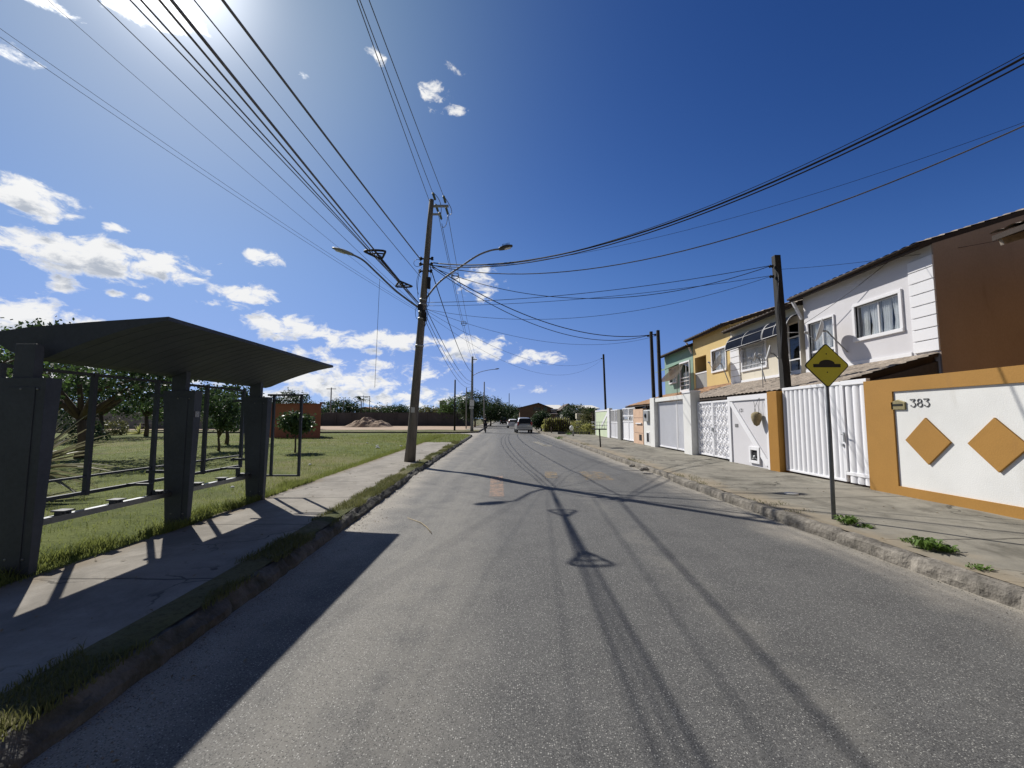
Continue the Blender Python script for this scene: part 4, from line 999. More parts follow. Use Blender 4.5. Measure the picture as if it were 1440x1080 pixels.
def gate_lattice():
    t = thing('gate', 'white double gate of woven diamond lattice between the diagonal band wall and a white pillar', 'gate', (XW + .1, 15.2, ZB))
    x = XW + .10; Y0, Y1, Z0, Z1 = 14.02, 16.48, .26, 2.22
    ym = (Y0 + Y1) / 2
    for (a, b_) in ((Y0, ym - .005), (ym + .005, Y1)):
        p = MB(); p.box(x + .03, x + .04, a + .03, b_ - .03, Z0 + .03, Z1 - .03); lf = p.build('leaf', M['gate_paint'], t)
        f = MB(); f.box(x - .03, x + .04, a, b_, Z1 - .06, Z1); f.box(x - .03, x + .04, a, b_, Z0, Z0 + .06); f.box(x - .03, x + .041, a, a + .06, Z0 + .061, Z1 - .061); f.box(x - .03, x + .041, b_ - .06, b_, Z0 + .061, Z1 - .061)
        f.build('frame', M['gate_paint'], lf, .005)
        l = MB(); n = 4; step = (b_ - a - .12) / n; rows = 6; rs = (Z1 - Z0 - .12) / rows
        for i in range(n):
            for j in range(rows):
                y = a + .06 + i * step; z = Z0 + .06 + j * rs; g_ = .006
                # each cell: two bowed straps leaning against each other
                pts = [(y + step * .5, z + rs * .02), (y + step * .12, z + rs * .5), (y + step * .5, z + rs * .98)]
                for (ya, za, yb, zb) in ((y + step*.5, z + .01, y + .02, z + rs*.5), (y + .02, z + rs*.5, y + step*.5, z + rs - .01), (y + step*.5, z + .01, y + step - .02, z + rs*.5), (y + step - .02, z + rs*.5, y + step*.5, z + rs - .01)):
                    l.bar((x - .005 - (.035 if abs(ya - y - step*.5) < 1e-6 and False else 0), ya, za), (x - .05, yb, zb), .03, .012)
                l.box(x - .045, x - .02, y + step*.5 - .05, y + step*.5 + .05, z + rs*.5 - .01, z + rs*.5 + .01)
        l.build('lattice', M['gate_paint'], lf)
    k = MB(); k.box(x - .07, x - .03, ym - .05, ym + .05, 1.15, 1.28); k.build('lock', M['steel'], t, .006)
gate_lattice()
t = thing('gate_post', 'white masonry pillar between the lattice gate and the slatted gate', 'gate post', (XW, 16.9, ZB))
b = MB(); b.box(XW - .17, XW + .2, 16.5, 17.25, .05, 2.60); b.build('shaft', M['render_white'], t, .015)
MB().box(XW - .20, XW + .23, 16.47, 17.28, 2.601, 2.68).build('cap', M['quoin'], t, .01)
def gate_slatted():
    t = thing('gate', 'grey white sliding gate of narrow vertical slats under a white lintel', 'gate', (XW + .1, 19, ZB))
    x = XW + .12; Y0, Y1 = 17.27, 20.95; Z0, Z1 = .26, 2.36
    for (a, b_) in ((Y0, 18.55), (18.6, Y1)):
        b = MB(); corrugated(b, x, a + .05, b_ - .05, Z0 + .06, Z1 - .06, .10, .022, 6); lf = b.build('leaf', M['grey_gate_paint'], t)
        f = MB(); f.box(x-.04, x+.02, a, b_, Z1 - .06, Z1); f.box(x-.04, x+.02, a, b_, Z0, Z0 + .06); f.box(x-.035, x+.02, a, a + .05, Z0+.061, Z1-.061); f.box(x-.035, x+.02, b_-.05, b_, Z0+.061, Z1-.061); f.build('frame', M['gate_paint'], lf, .005)
    MB().box(XW - .05, XW + .2, Y0 + .0, 20.95, 2.40, 2.58).build('lintel', M['render_white'], t, .01)
gate_slatted()
t = thing('gate_post', 'white pier at the far end of the slatted gate', 'gate post', (XW, 21.2, ZB))
MB().box(XW - .10, XW + .2, 20.97, 21.6, .05, 2.62).build('shaft', M['render_white'], t, .012)
def meter_wall():
    t = thing('boundary_wall', 'low white wall with a dark meter box and a small opening beside the salmon pier', 'wall', (XW, 22.3, ZB))
    MB().box(XW, XW + .2, 21.62, 23.0, .05, 2.05).build('panel', M['render_white'], t)
    b = MB(); b.box(XW - .16, XW, 21.75, 22.55, 1.45, 2.0); m = b.build('meter_box', M['lamp_grey'], t, .02)
    s = MB(); s.lathe([(.11, 0), (.12, .03), (.09, .05)], (XW - .16, 22.15, 1.75), (-1, 0, 0), 14); s.build('dial', M['car_glass'], m)
    n = MB(); n.box(XW - .015, XW - .002, 22.1, 22.5, .40, .85); n.build('hatch', M['dark_room'], t)
    n = MB(); n.box(XW - .02, XW - .001, 22.02, 22.098, .35, .9); n.box(XW - .02, XW - .001, 22.502, 22.58, .35, .9); n.box(XW - .02, XW - .001, 22.1, 22.5, .852, .9); n.build('hatch_frame', M['quoin'], t)
meter_wall()
def salmon_wall():
    t = thing('boundary_wall', 'salmon pink rough wall pier in panels with a round hatch', 'wall', (XW, 24, ZB))
    b = MB()
    for (z0, z1) in ((.05, .78), (.80, 1.25), (1.27, 1.62), (1.64, 2.12)): b.box(XW - .03, XW + .2, 23.02, 24.85, z0, z1)
    b.build('panel', M['pink'], t, .012)
    MB().box(XW, XW + .19, 23.03, 24.84, .05, 2.10).build('core', M['render_white'], t)
    MB().box(XW - .04, XW - .031, 23.3, 23.75, .40, .72).build('hatch', M['dark_room'], t)
    w = MB(); w.box(XW - .10, XW - .031, 23.2, 24.2, 1.30, 1.36); w.build('ledge', M['quoin'], t)
salmon_wall()
def gate_circles():
    t = thing('gate', 'white sheet gate with a row of ring ornaments across its upper third', 'gate', (XW + .1, 26.3, ZB))
    x = XW + .1; Y0, Y1, Z0, Z1 = 24.87, 27.7, .26, 2.25; ym = (Y0 + Y1) / 2
    for (a, b_) in ((Y0, ym - .01), (ym + .01, Y1)):
        b = MB(); b.box(x, x + .02, a, b_, Z0, 1.42); lf = b.build('leaf', M['gate_paint'], t)
        c = MB()
        for z in (Z0, 1.38, 1.74, Z1 - .06): c.box(x - .025, x + .025, a, b_, z, z + .06)
        for y in (a, b_ - .06): c.box(x - .024, x + .024, y, y + .06, Z0, Z1)
        for k in range(13): y = a + .1 + k * (b_ - a - .2) / 12; c.box(x - .01, x + .01, y - .008, y + .008, 1.80, Z1 - .06)
        c.build('frame', M['gate_paint'], lf)
        r = MB()
        for k in range(4): y = a + .22 + k * (b_ - a - .44) / 3; r.tube([(x, y + .13 * math.cos(q), 1.59 + .14 * math.sin(q)) for q in [2*PI*i/16 for i in range(16)]], .018, 5, closed=True)
        r.build('ring_ornament', M['gate_paint'], lf)
gate_circles()
t = thing('gate_post', 'dark grey weathered pier between the ring ornament gate and the farthest white gate', 'gate post', (XW, 28, ZB))
MB().box(XW - .06, XW + .2, 27.72, 28.5, .05, 2.2).build('shaft', M['pole_concrete'], t, .02)
t = thing('gate', 'plain white sheet gate farthest along the wall, before the pale green wall', 'gate', (XW + .1, 29.7, ZB))
b = MB(); corrugated(b, XW + .1, 28.52, 30.95, .26, 1.3, .12, .02, 4); lf = b.build('leaf', M['gate_paint'], t)
f = MB()
for z in (.24, 1.3, 2.15): f.box(XW + .06, XW + .13, 28.52, 30.95, z, z + .07)
for y in (28.52, 29.7, 30.9): f.box(XW + .061, XW + .129, y, y + .05, .24, 2.2)
for k in range(22): y = 28.6 + k * .106; f.box(XW + .085, XW + .105, y - .01, y + .01, 1.37, 2.15)
f.build('frame', M['gate_paint'], lf)
t = thing('boundary_wall', 'pale green wall with a white diagonal band and white end post, last before the vacant lot', 'wall', (XW, 33, ZB))
MB().box(XW + .02, XW + .2, 31.7, 36.3, .05, 2.15).build('panel', M['pale_green'], t)
f = MB(); f.box(XW - .03, XW + .21, 31.0, 31.699, .05, 2.35); f.box(XW - .01, XW + .21, 31.701, 36.31, 2.151, 2.27); f.box(XW - .01, XW + .22, 36.2, 36.32, .05, 2.15); f.prism([(31.72, 2.1), (31.72, 1.85), (33.9, .9), (34.0, 1.1)], 'x', XW - .005, XW + .02); f.build('border', M['quoin'], t, .006)

# ------------------------------------------------------------------ houses
XF, XE = 10.3, 9.95                                                  # facade plane and eave line
def tiled(b, x0, z0, x1, z1, y0, y1, rows, period=.24, amp=.028, step=.022, n=6):
    """clay pan tiles: wavy across (along Y), stepped row by row from (x0,z0) up to (x1,z1)"""
    N = max(1, int((y1 - y0) / period)) * n
    L = []
    for r in range(rows):
        for q in (0.0, .985): k = (r + q) / rows; L.append((k, step * (1 - q)))
    def fn(a, c):
        i = min(len(L) - 1, int(round(c * (len(L) - 1)))); k, dz = L[i]
        y = y0 + (y1 - y0) * a; ph = a * N / n
        w = abs(math.sin(PI * ph)); jit = .008 * noise.noise((y * 5, i * 1.7, x0))
        return (x0 + (x1 - x0) * k, y, z0 + (z1 - z0) * k + amp * w + dz + jit)
    b.grid(fn, N, len(L) - 1, False)
def roof_parts(t, y0, y1, ze, m, xr=14.3, xb=18.6, slope=.318, over0=.0, over1=.0):
    zr = ze + (xr - XE) * slope
    b = MB(); tiled(b, XE, ze + .03, xr, zr + .03, y0 - over0, y1 + over1, 13, .25); tiled(b, xb, zr - (xb - xr) * slope + .03, xr, zr + .03, y0 - over0, y1 + over1, 12, .25)
    rf = b.build('roof', m, t)
    d = MB(); d.prism([(XE + .02, ze - .10), (XE + .02, ze + .02), (xr, zr + .02), (xb, zr - (xb - xr) * slope + .02), (xb, zr - (xb - xr) * slope - .1), (xr, zr - .10)], 'y', y0 - over0 + .01, y1 + over1 - .01)
    d.build('roof_deck', M['dark_wood'], rf)
    g_ = MB(); g_.tube([(XE - .02, y0 - over0, ze + .0), (XE - .02, y1 + over1, ze + .0)], .045, 8); g_.build('gutter', M['dark_wood'], rf)
    c = MB(); c.tube([(xr, y0 - over0 + .02, zr + .07), (xr, y1 + over1 - .02, zr + .07)], .09, 8); c.build('ridge', m, rf)
def body(t, y0, y1, ze, m, holes=(), xr=14.3, xb=18.2, slope=.318, z0=.15, name='wall', far=True):
    """walls: the street face is assembled round its openings (y0, y1, z0, z1)"""
    zr = ze + (xr - XE) * slope - .12; zf = ze + (XF - XE) * slope - .11; zb = zr - (xb - xr) * slope
    b = MB()
    cuts = sorted(set([y0, y1] + [c for h in holes for c in h[:2]]))
    for a, c in zip(cuts, cuts[1:]):
        hs = sorted([h for h in holes if h[0] <= a + 1e-6 and h[1] >= c - 1e-6], key=lambda h: h[2]); z = z0
        for h in hs: b.box(XF, XF + .18, a, c, z, h[2]); z = h[3]
        b.box(XF, XF + .18, a, c, z, zf)
    w = b.build(name, m, t)
    prof = [(XF + .19, z0), (XF + .19, zf + .03), (xr, zr), (xb, zb), (xb, z0)]
    for y in ((y0 + .01, y0 + .16), (y1 - .16, y1 - .01)): MB().prism(prof, 'y', *y).build('gable_wall', m, t)
    MB().box(xb - .16, xb - .01, y0 + .17, y1 - .17, z0, zb - .02).build('rear_wall', m, t)
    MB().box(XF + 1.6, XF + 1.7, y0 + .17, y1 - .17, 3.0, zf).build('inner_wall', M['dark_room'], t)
def window(t, y0, y1, z0, z1, frame_w=.09, curtains=True, name='window', mull=1, frame_m='quoin', x=None, grille=False):
    x = XF if x is None else x
    f = MB(); fw = frame_w
    f.box(x - .045, x + .06, y0 - fw, y1 + fw, z1, z1 + fw); f.box(x - .06, x + .06, y0 - fw, y1 + fw, z0 - fw, z0); f.box(x - .045, x + .06, y0 - fw, y0, z0 + .001, z1 - .001); f.box(x - .045, x + .06, y1, y1 + fw, z0 + .001, z1 - .001)
    w = f.build(name, M[frame_m], t, .006)
    s = MB(); a = .035
    s.box(x + .05, x + .08, y0, y1, z0, z0 + a); s.box(x + .05, x + .08, y0, y1, z1 - a, z1)
    for k in range(mull + 2):
        y = y0 + (y1 - y0) * k / (mull + 1); s.box(x + .049, x + .081, max(y0, y - a/2), min(y1, y + a/2), z0 + a, z1 - a)
    s.build('sash', M['alu'], w)
    MB().add([(x + .065, y0, z0), (x + .065, y1, z0), (x + .065, y1, z1), (x + .065, y0, z1)], [(3, 2, 1, 0)]).build('pane', M['pane'], w, recalc=False)
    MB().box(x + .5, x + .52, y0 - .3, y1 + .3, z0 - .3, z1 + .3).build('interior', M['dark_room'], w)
    if curtains:
        c = MB(); h = (y1 - y0) / (mull + 1)
        for k in range(mull + 1):
            a0, a1 = y0 + h * k, y0 + h * (k + 1); cy = a0 + h * .35
            for (p, q, pinch) in ((a0, a0 + h * .62, .35), (a0 + h * .55, a1, .25)):
                def fn(i, j, p=p, q=q, pinch=pinch):
                    zz = z0 + (z1 - z0) * j; g_ = 1 - pinch * (1 - abs(j - .35)) * (.5 + .5 * i)
                    y = p + (q - p) * (i * g_); return (x + .13 + .03 * math.sin(i * 26 + j * 2), y, zz)
                c.grid(fn, 36, 6)
        c.build('curtain', M['curtain'], w)
    if grille:
        g_ = MB(); n = int((y1 - y0) / .1)
        for k in range(n + 1): y = y0 + (y1 - y0) * k / n; g_.box(x - .05, x - .035, y - .007, y + .007, z0, z1)
        for z in (z0 + .15, (z0 + z1) / 2, z1 - .15): g_.box(x - .051, x - .034, y0, y1, z - .008, z + .008)
        g_.build('grille', M['alu'], w)
    return w
def porch(t, y0, y1, m, x0=7.55, z0=2.38, z1=3.18):
    b = MB(); tiled(b, x0, z0, XF - .01, z1, y0, y1, 10, .24); p = b.build('porch_roof', m, t)
    d = MB(); d.prism([(x0 + .02, z0 - .08), (x0 + .02, z0 - .01), (XF - .02, z1 - .01), (XF - .02, z1 - .08)], 'y', y0 + .02, y1 - .02); d.build('porch_deck', M['dark_wood'], p)
    r = MB()
    for y in (y0 + .15, (y0 + y1) / 2, y1 - .15): r.bar((x0 + .05, y, z0 - .16), (XF - .02, y, z1 - .16), .08, .14)
    r.box(x0 + .25, x0 + .37, y0 + .05, y1 - .05, z0 - .28, z0 - .12)
    r.build('porch_rafter', M['dark_wood'], p)
    c = MB(); c.box(x0 + .25, x0 + .37, y0 + .06, y0 + .18, .2, z0 - .28); c.box(x0 + .25, x0 + .37, y1 - .18, y1 - .06, .2, z0 - .28); c.build('porch_post', M['dark_wood'], p)

def quoins(t, y0, y1, z0, z1, n, m='quoin'):
    b = MB(); h = (z1 - z0) / n
    for k in range(n): b.box(XF - .05, XF + .01, y0, y1, z0 + k * h + .022, z0 + (k + 1) * h)
    b.build('corner_block', M[m], t, .008)
def lilac_house():
    t = thing('house', 'pale lilac two storey row house with a brown side wall and white corner blocks', 'house', (13, 12.4, .2))
    y0, y1, ze = 10.17, 14.82, 5.86
    H = [(11.12, 12.58, 3.97, 4.93), (13.46, 14.60, 3.20, 4.86), (11.2, 12.6, .2, 2.2)]
    body(t, y0 + .0, y1, ze, M['lilac'], H)
    # brown painted side wall, a skin on the near gable
    zr = ze + (14.3 - XE) * .318 - .115; zf = ze + (XF - XE) * .318 - .10
    MB().prism([(XF - .012, .15), (XF - .012, zf), (14.3, zr), (18.25, zr - 3.95 * .318), (18.25, .15)], 'y', y0 - .04, y0 - .002).build('side_wall', M['brown_wall'], t)
    roof_parts(t, y0 - .03, y1 + .25, ze, M['tile_grey'])
    quoins(t, y0 - .035, y0 + .62, 3.22, 5.60, 8)
    window(t, *H[0]); window(t, *H[1], frame_w=.06, name='balcony_door')
    b = MB(); b.box(XF + .03, XF + .075, 13.46, 14.60, 3.83, 3.90); b.build('transom', M['alu'], t)
    porch(t, y0 + .0, y1 + .0, M['tile_grey'])
    MB().prism([(8.6, .2), (8.6, 2.50), (XF - .02, 2.98), (XF - .02, .2)], 'y', y0 + .05, y0 + .17).build('porch_side_wall', M['stone_dark'], t)
    k = MB(); k.bar((XE + .05, y1 + .1, ze - .12), (XF, y1 + .1, ze - .75), .06, .09); k.build('eave_bracket', M['quoin'], t)
    MB().box(XF - .03, XF, y0 + .7, y1, 3.20, 3.30).build('flashing', M['quoin'], t)
lilac_house()
def cream_house():
    t = thing('house', 'cream row house with a curved dark awning, grilled window and recessed balcony', 'house', (13, 17.4, .2))
    y0, y1, ze = 15.08, 19.90, 5.66
    H = [(15.10, 16.40, 3.22, 5.10), (17.15, 18.9, 3.75, 4.75), (16.6, 18.6, .2, 2.2)]
    body(t, y0, y1, ze, M['cream'], H)
    roof_parts(t, y0, y1, ze, M['tile_grey'])
    quoins(t, y1 - .80, y1, 3.22, 5.3, 7)
    window(t, *H[1], curtains=True, grille=True)
    b = MB()
    for z in (3.30, 3.72, 4.55): b.box(XF + .0, XF + .05, 15.1, 16.4, z, z + .045)
    for y in (15.1, 15.72, 16.36): b.box(XF + .001, XF + .049, y, y + .04, 3.22, 5.1)
    b.build('balcony_rail', M['alu'], t)
    MB().add([(XF + .03, 15.1, 3.3), (XF + .03, 16.4, 3.3), (XF + .03, 16.4, 4.6), (XF + .03, 15.1, 4.6)], [(3, 2, 1, 0)]).build('balcony_glass', M['pane'], t, recalc=False)
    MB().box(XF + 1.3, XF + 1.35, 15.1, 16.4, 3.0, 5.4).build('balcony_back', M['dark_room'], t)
    for (a, c) in ((16.62, 19.45), (15.12, 16.55)):
        w = MB(); n = 12
        prof = [(XF - .02 - .46 * math.sin(PI / 2 * i / n), 4.68 + .66 * math.cos(PI / 2 * i / n)) for i in range(n + 1)]
        prof += [(x_ + .02 if i < n else x_ + .02, z_ - .02) for i, (x_, z_) in list(enumerate(prof))[::-1]]
        w.prism(prof, 'y', a, c); aw = w.build('awning', M['awning'], t)
        r = MB()
        for y in (a - .004, (a + c) / 2, c + .004):
            r.tube([(XF - .02 - .47 * math.sin(PI / 2 * i / n), y, 4.685 + .665 * math.cos(PI / 2 * i / n)) for i in range(n + 1)], .014, 5)
        for q in (.6, .99): r.tube([(XF - .02 - .48 * math.sin(PI/2*q), a, 4.69 + .67 * math.cos(PI/2*q)), (XF - .02 - .48 * math.sin(PI/2*q), c, 4.69 + .67 * math.cos(PI/2*q))], .012, 5)
        r.tube([(XF - .48, a, 4.68), (XF - .02, a, 4.68)], .014, 5); r.build('awning_rib', M['alu'], aw)
    porch(t, y0, y1, M['tile_grey'])
    MB().box(XF - .03, XF, y0 + .02, y1, 3.20, 3.30).build('flashing', M['quoin'], t)
cream_house()
def yellow_house():
    t = thing('house', 'yellow row house with a white framed window and a balcony opening', 'house', (13, 22, .2))
    y0, y1, ze = 19.92, 24.05, 6.05
    H = [(20.38, 21.75, 4.0, 5.02), (22.45, 23.85, 3.22, 4.98)]
    body(t, y0, y1, ze, M['yellow'], H)
    roof_parts(t, y0, y1 + .3, ze, M['tile_grey'])
    window(t, *H[0])
    b = MB(); b.box(XF + .9, XF + 1.0, 22.2, 23.9, 3.0, 5.0); b.build('balcony_back', M['yellow'], t)
    b = MB(); b.box(XF + .02, XF + .05, 22.45, 23.85, 3.25, 4.05); b.build('balcony_panel', M['far_grey'], t)
    b = MB(); b.box(XF, XF + .07, 22.45, 23.85, 4.051, 4.12); b.build('balcony_rail', M['quoin'], t)
    k = MB(); k.bar((XE + .05, y1 + .15, ze - .12), (XF, y1 + .15, ze - .75), .06, .09); k.build('eave_bracket', M['quoin'], t)
    porch(t, y0, y1, M['tile_orange'])
    MB().box(XF - .03, XF, y0 + .02, y1, 3.20, 3.27).build('flashing', M['tile_orange'], t)
yellow_house()
def green_house():
    t = thing('house', 'green row house with a small pitched awning and a white framed door', 'house', (13, 26, .2))
    y0, y1, ze = 24.1, 28.6, 5.72
    H = [(24.6, 25.9, 3.3, 4.9), (26.5, 27.7, 3.9, 4.8)]
    body(t, y0, y1, ze, M['green_house'], H)
    roof_parts(t, y0, y1 + .1, ze, M['tile_dark'])
    window(t, *H[0], curtains=False, name='balcony_door'); window(t, *H[1], curtains=False)
    b = MB()
    for z in (3.55, 3.8, 4.0): b.box(XF - .02, XF + .02, 24.6, 25.9, z, z + .04)
    b.build('balcony_rail', M['alu'], t)
    w = MB(); w.prism([(XF, 5.0), (XF - .85, 4.62), (XF - .85, 4.59), (XF, 4.97)], 'y', 26.2, 28.0); w.build('awning', M['awning_green'], t)
    porch(t, y0, y1, M['tile_orange'])
green_house()
# next building beyond and behind the row, low
t = thing('house', 'low grey white house with a dark tiled roof past the green house', 'house', (11, 31.5, .2))
MB().box(9.6, 15, 29.0, 35.5, .15, 2.35).build('wall', M['render_white'], t)
b = MB(); tiled(b, 9.2, 2.36, 12.3, 3.15, 28.8, 35.7, 9, .25); tiled(b, 15.4, 2.36, 12.3, 3.15, 28.8, 35.7, 9, .25); b.build('roof', M['tile_dark'], t)
b = MB(); b.box(9.57, 9.6, 30, 31.4, 1.0, 2.0); b.box(9.57, 9.6, 32.5, 33.4, .3, 2.2); b.build('window', M['car_glass'], t)
# house behind the numbered wall: mostly outside the frame, its roof corner shows
t = thing('house', 'ochre house behind the numbered wall, only its tiled eave corner showing', 'house', (12, 3, .2))
MB().box(9.7, 16, -5.5, 7.3, .15, 5.0).build('wall', M['ochre'], t)
b = MB(); tiled(b, 9.02, 5.05, 12.8, 6.2, -6.0, 7.82, 11, .25); tiled(b, 16.6, 5.05, 12.8, 6.2, -6.0, 7.82, 11, .25); rf = b.build('roof', M['tile_grey'], t)
b = MB(); b.prism([(9.05, 4.93), (9.05, 5.03), (12.8, 6.18), (16.5, 5.03), (16.5, 4.93), (12.8, 6.05)], 'y', -5.98, 7.80); b.build('roof_deck', M['dark_wood'], rf)
b = MB(); b.bar((9.15, 7.74, 4.90), (12.8, 7.74, 6.02), .06, .14); b.build('barge_board', M['tile_grey'], rf)

# satellite dishes
def dish(label, c, n, r, foot, m='dish_grey', depth=.16, aspect=1.0):
    t = thing('satellite_dish', label, 'satellite dish', foot, 'satellite dishes on the row houses')
    c, n = Vector(c), Vector(n).normalized(); k = 6
    prof = [(r * i / k + (.004 if i == 0 else 0), depth * r * (i / k) ** 2 * 2) for i in range(k + 1)]
    prof = prof + [(r * 1.01, prof[-1][1] - .012)] + [(r * i / k + .004, depth * r * (i / k) ** 2 * 2 - .014) for i in range(k, -1, -1)]
    MB().lathe(prof, c, n, 28).build('reflector', M[m], t)
    dn = Vector((0, 0, -1)); dn = (dn - n * dn.dot(n)).normalized()
    f = c + n * r * 1.15 + dn * r * .35
    a = MB(); a.tube([c + dn * r * .95 + n * r * .3, f], .012, 6); a.tube([c, c - n * .12], .03, 8); a.tube([c - n * .12, Vector(foot)], .02, 8); a.build('bracket', M['steel'], t)
    h = MB(); h.lathe([(.025, -.02), (.04, .0), (.04, .05), (.03, .11)], f + n * .02, -n, 10); h.build('receiver', M['dish_grey'], t)
dish('grey dish seen edge on with its round shadow on the lilac house front', (XF - .50, 13.28, 4.36), (-.80, .52, .28), .37, (XF - .02, 12.95, 3.62))
dish('pale oval dish under the awning of the cream house, facing away', (9.75, 15.95, 4.05), (-.85, .42, .25), .30, (XF - .1, 15.5, 3.25))
dish('small dish on a tall mast rising from the tiled porch roof of the cream house', (9.5, 16.5, 3.98), (-.80, .5, .25), .18, (9.3, 15.6, 2.95))
dish('mesh dish in front of the yellow house window with a shadow on white corner blocks', (9.86, 20.15, 4.22), (-.7, .55, .45), .40, (10.0, 19.6, 3.25), 'dish_mesh')
dish('very large mesh dish tilted up on a post before the green house', (9.45, 24.6, 4.0), (-.55, .30, .78), .80, (9.55, 24.6, 2.75), 'dish_mesh', .2)
t = thing('antenna', 'thin whip antenna mast on the tiled porch roof by the thick black pole', 'antenna', (8.2, 13.9, 2.6))
b = MB(); b.tube([(8.2, 13.9, 2.5), (8.2, 13.9, 3.55)], .014, 6); b.build('mast', M['steel'], t)
b = MB(); b.tube([(8.05, 13.9, 3.5), (8.35, 13.9, 3.5)], .01, 5); b.tube([(8.1, 13.9, 3.4), (8.3, 13.9, 3.4)], .01, 5); b.build('element', M['steel'], t)

# ------------------------------------------------------------------ road sign
def hump_sign():
    t = thing('road_sign', 'yellow diamond road sign with a black speed hump symbol on a thin steel post', 'road sign', (4.61, 6.26, .15))
    MB().tube([(4.62, 6.26, .12), (4.635, 6.26, 1.4), (4.62, 6.26, 2.42)], .028, 12).build('post', M['sign_post'], t)
    c = Vector((4.615, 6.215, 2.375)); y = c.y
    def dia(h, rr=.04):
        pts = []
        for k in range(4):
            a = PI / 2 * k; cx, cz = math.cos(a), math.sin(a)
            for s in (-1, 0, 1):
                b_ = a + s * R(38); q = h - rr * 1.4142
                pts.append((c.x + cx * q + rr * math.cos(b_), c.z + cz * q + rr * math.sin(b_)))
        return pts
    H = .335
    MB().prism(dia(H), 'y', y, y + .004).build('plate', M['sign_black'], t)
    MB().prism(dia(H - .022, .03), 'y', y - .004, y - .0005).build('panel', M['sign_yellow'], t)
    s = MB()
    w, zb = .20, c.z + .0
    top = [(c.x - w, zb - .028), (c.x + w, zb - .028), (c.x + w, zb + .022), (c.x + .115, zb + .022)] + [(c.x + .115 * math.cos(a), zb + .022 + .062 * math.sin(a)) for a in [PI * i / 14 for i in range(1, 14)]] + [(c.x - .115, zb + .022), (c.x - w, zb + .022)]
    s.prism(top, 'y', y - .007, y - .0045); s.build('hump_symbol', M['sign_black'], t)
    b = MB()
    for dz in (-.1, .17): b.lathe([(.009, 0), (.009, .004), (.004, .007)], (c.x, y - .004, c.z + dz), (0, -1, 0), 8)
    b.build('bolt', M['sign_black'], t)
    b = MB(); b.box(c.x - .05, c.x + .05, y + .005, y + .02, c.z - .12, c.z - .09); b.box(c.x - .05, c.x + .05, y + .005, y + .02, c.z + .12, c.z + .15); b.build('clamp', M['steel'], t)
hump_sign()
# litter basket on the pavement
t = thing('litter_basket', 'raised wire rubbish basket on a thin dark post by the kerb', 'litter basket', (4.45, 21.6, .17))
MB().tube([(4.45, 21.6, .1), (4.40, 21.6, 1.05)], .035, 8).build('post', M['black_post'], t)
b = MB(); b.box(4.10, 4.72, 21.35, 21.85, 1.04, 1.09); b.build('tray', M['black_plastic'], t)
b = MB()
for (z, s) in ((1.42, .06), (1.25, .03)):
    q = [(4.10 - s, 21.35 - s), (4.72 + s, 21.35 - s), (4.72 + s, 21.85 + s), (4.10 - s, 21.85 + s)]
    for k in range(4): b.tube([q[k] + (z,), q[(k+1) % 4] + (z,)], .008, 5)
for k in range(6):
    for yy, s in ((21.35, -1), (21.85, 1)): x = 4.10 + .62 * k / 5; b.tube([(x, yy, 1.08), (x, yy + s * .06, 1.42)], .005, 4)
b.build('basket_wire', M['steel'], t)
t = thing('bollard', 'short concrete bollard with a whitewashed head on the far pavement', 'bollard', (4.9, 35, .15))
MB().tube([(4.95, 34.6, .1), (4.90, 34.6, .85)], [.07, .06], 8).build('shaft', M['pole_concrete'], t)
MB().lathe([(.02, .42), (.13, .36), (.16, .2), (.12, .05), (.07, 0)], (4.80, 34.6, .62), (0, 0, 1), 10).build('head', M['litter_white'], t)
t = thing('stump_post', 'short rusty stub post at the end of the far kerb', 'post', (3.9, 44, .1))
MB().tube([(3.95, 43, .1), (3.95, 43, .75)], .06, 7).build('shaft', M['bark'], t)
# small things on the right pavement
def lump(name, label, c, s, m, cat, seed, group=None):
    b = MB(); n, k = 8, 10; vs = []
    for i in range(n + 1):
        th = PI * i / n
        for j in range(k):
            ph = 2 * PI * j / k; d = Vector((math.sin(th) * math.cos(ph), math.sin(th) * math.sin(ph), math.cos(th)))
            r = 1 + .45 * noise.noise(d * 1.6 + Vector((seed, 0, 0))); vs.append((c[0] + d.x * s[0] * r, c[1] + d.y * s[1] * r, c[2] + d.z * s[2] * r))
    fs = [(i*k+j, i*k+(j+1) % k, (i+1)*k+(j+1) % k, (i+1)*k+j) for i in range(n) for j in range(k)]
    b.add(vs, fs); return tag(b.build(name, m), label, cat, group)
p = on_ground(905, 662, .12); lump('concrete_fragment', 'broken pale concrete block lying on the kerb edge', (p.x, p.y, .17), (.17, .12, .05), M['concrete_lump'], 'rubble block', 3)
p = on_ground(889, 656, .12); lump('concrete_fragment', 'smaller broken concrete chunk just beyond the pale block', (p.x, p.y, .14), (.10, .08, .04), M['concrete_lump'], 'rubble block', 6)
p = on_ground(1113, 694, .19)
tag(MB().lathe([(.115, -.01), (.115, .012), (.105, .016), (.03, .014), (.0, .014)], (p.x, p.y, .185), (0, 0, 1), 20).build('utility_cover', M['cable_plate']), 'small round pale cover set in the pavement', 'utility cover')
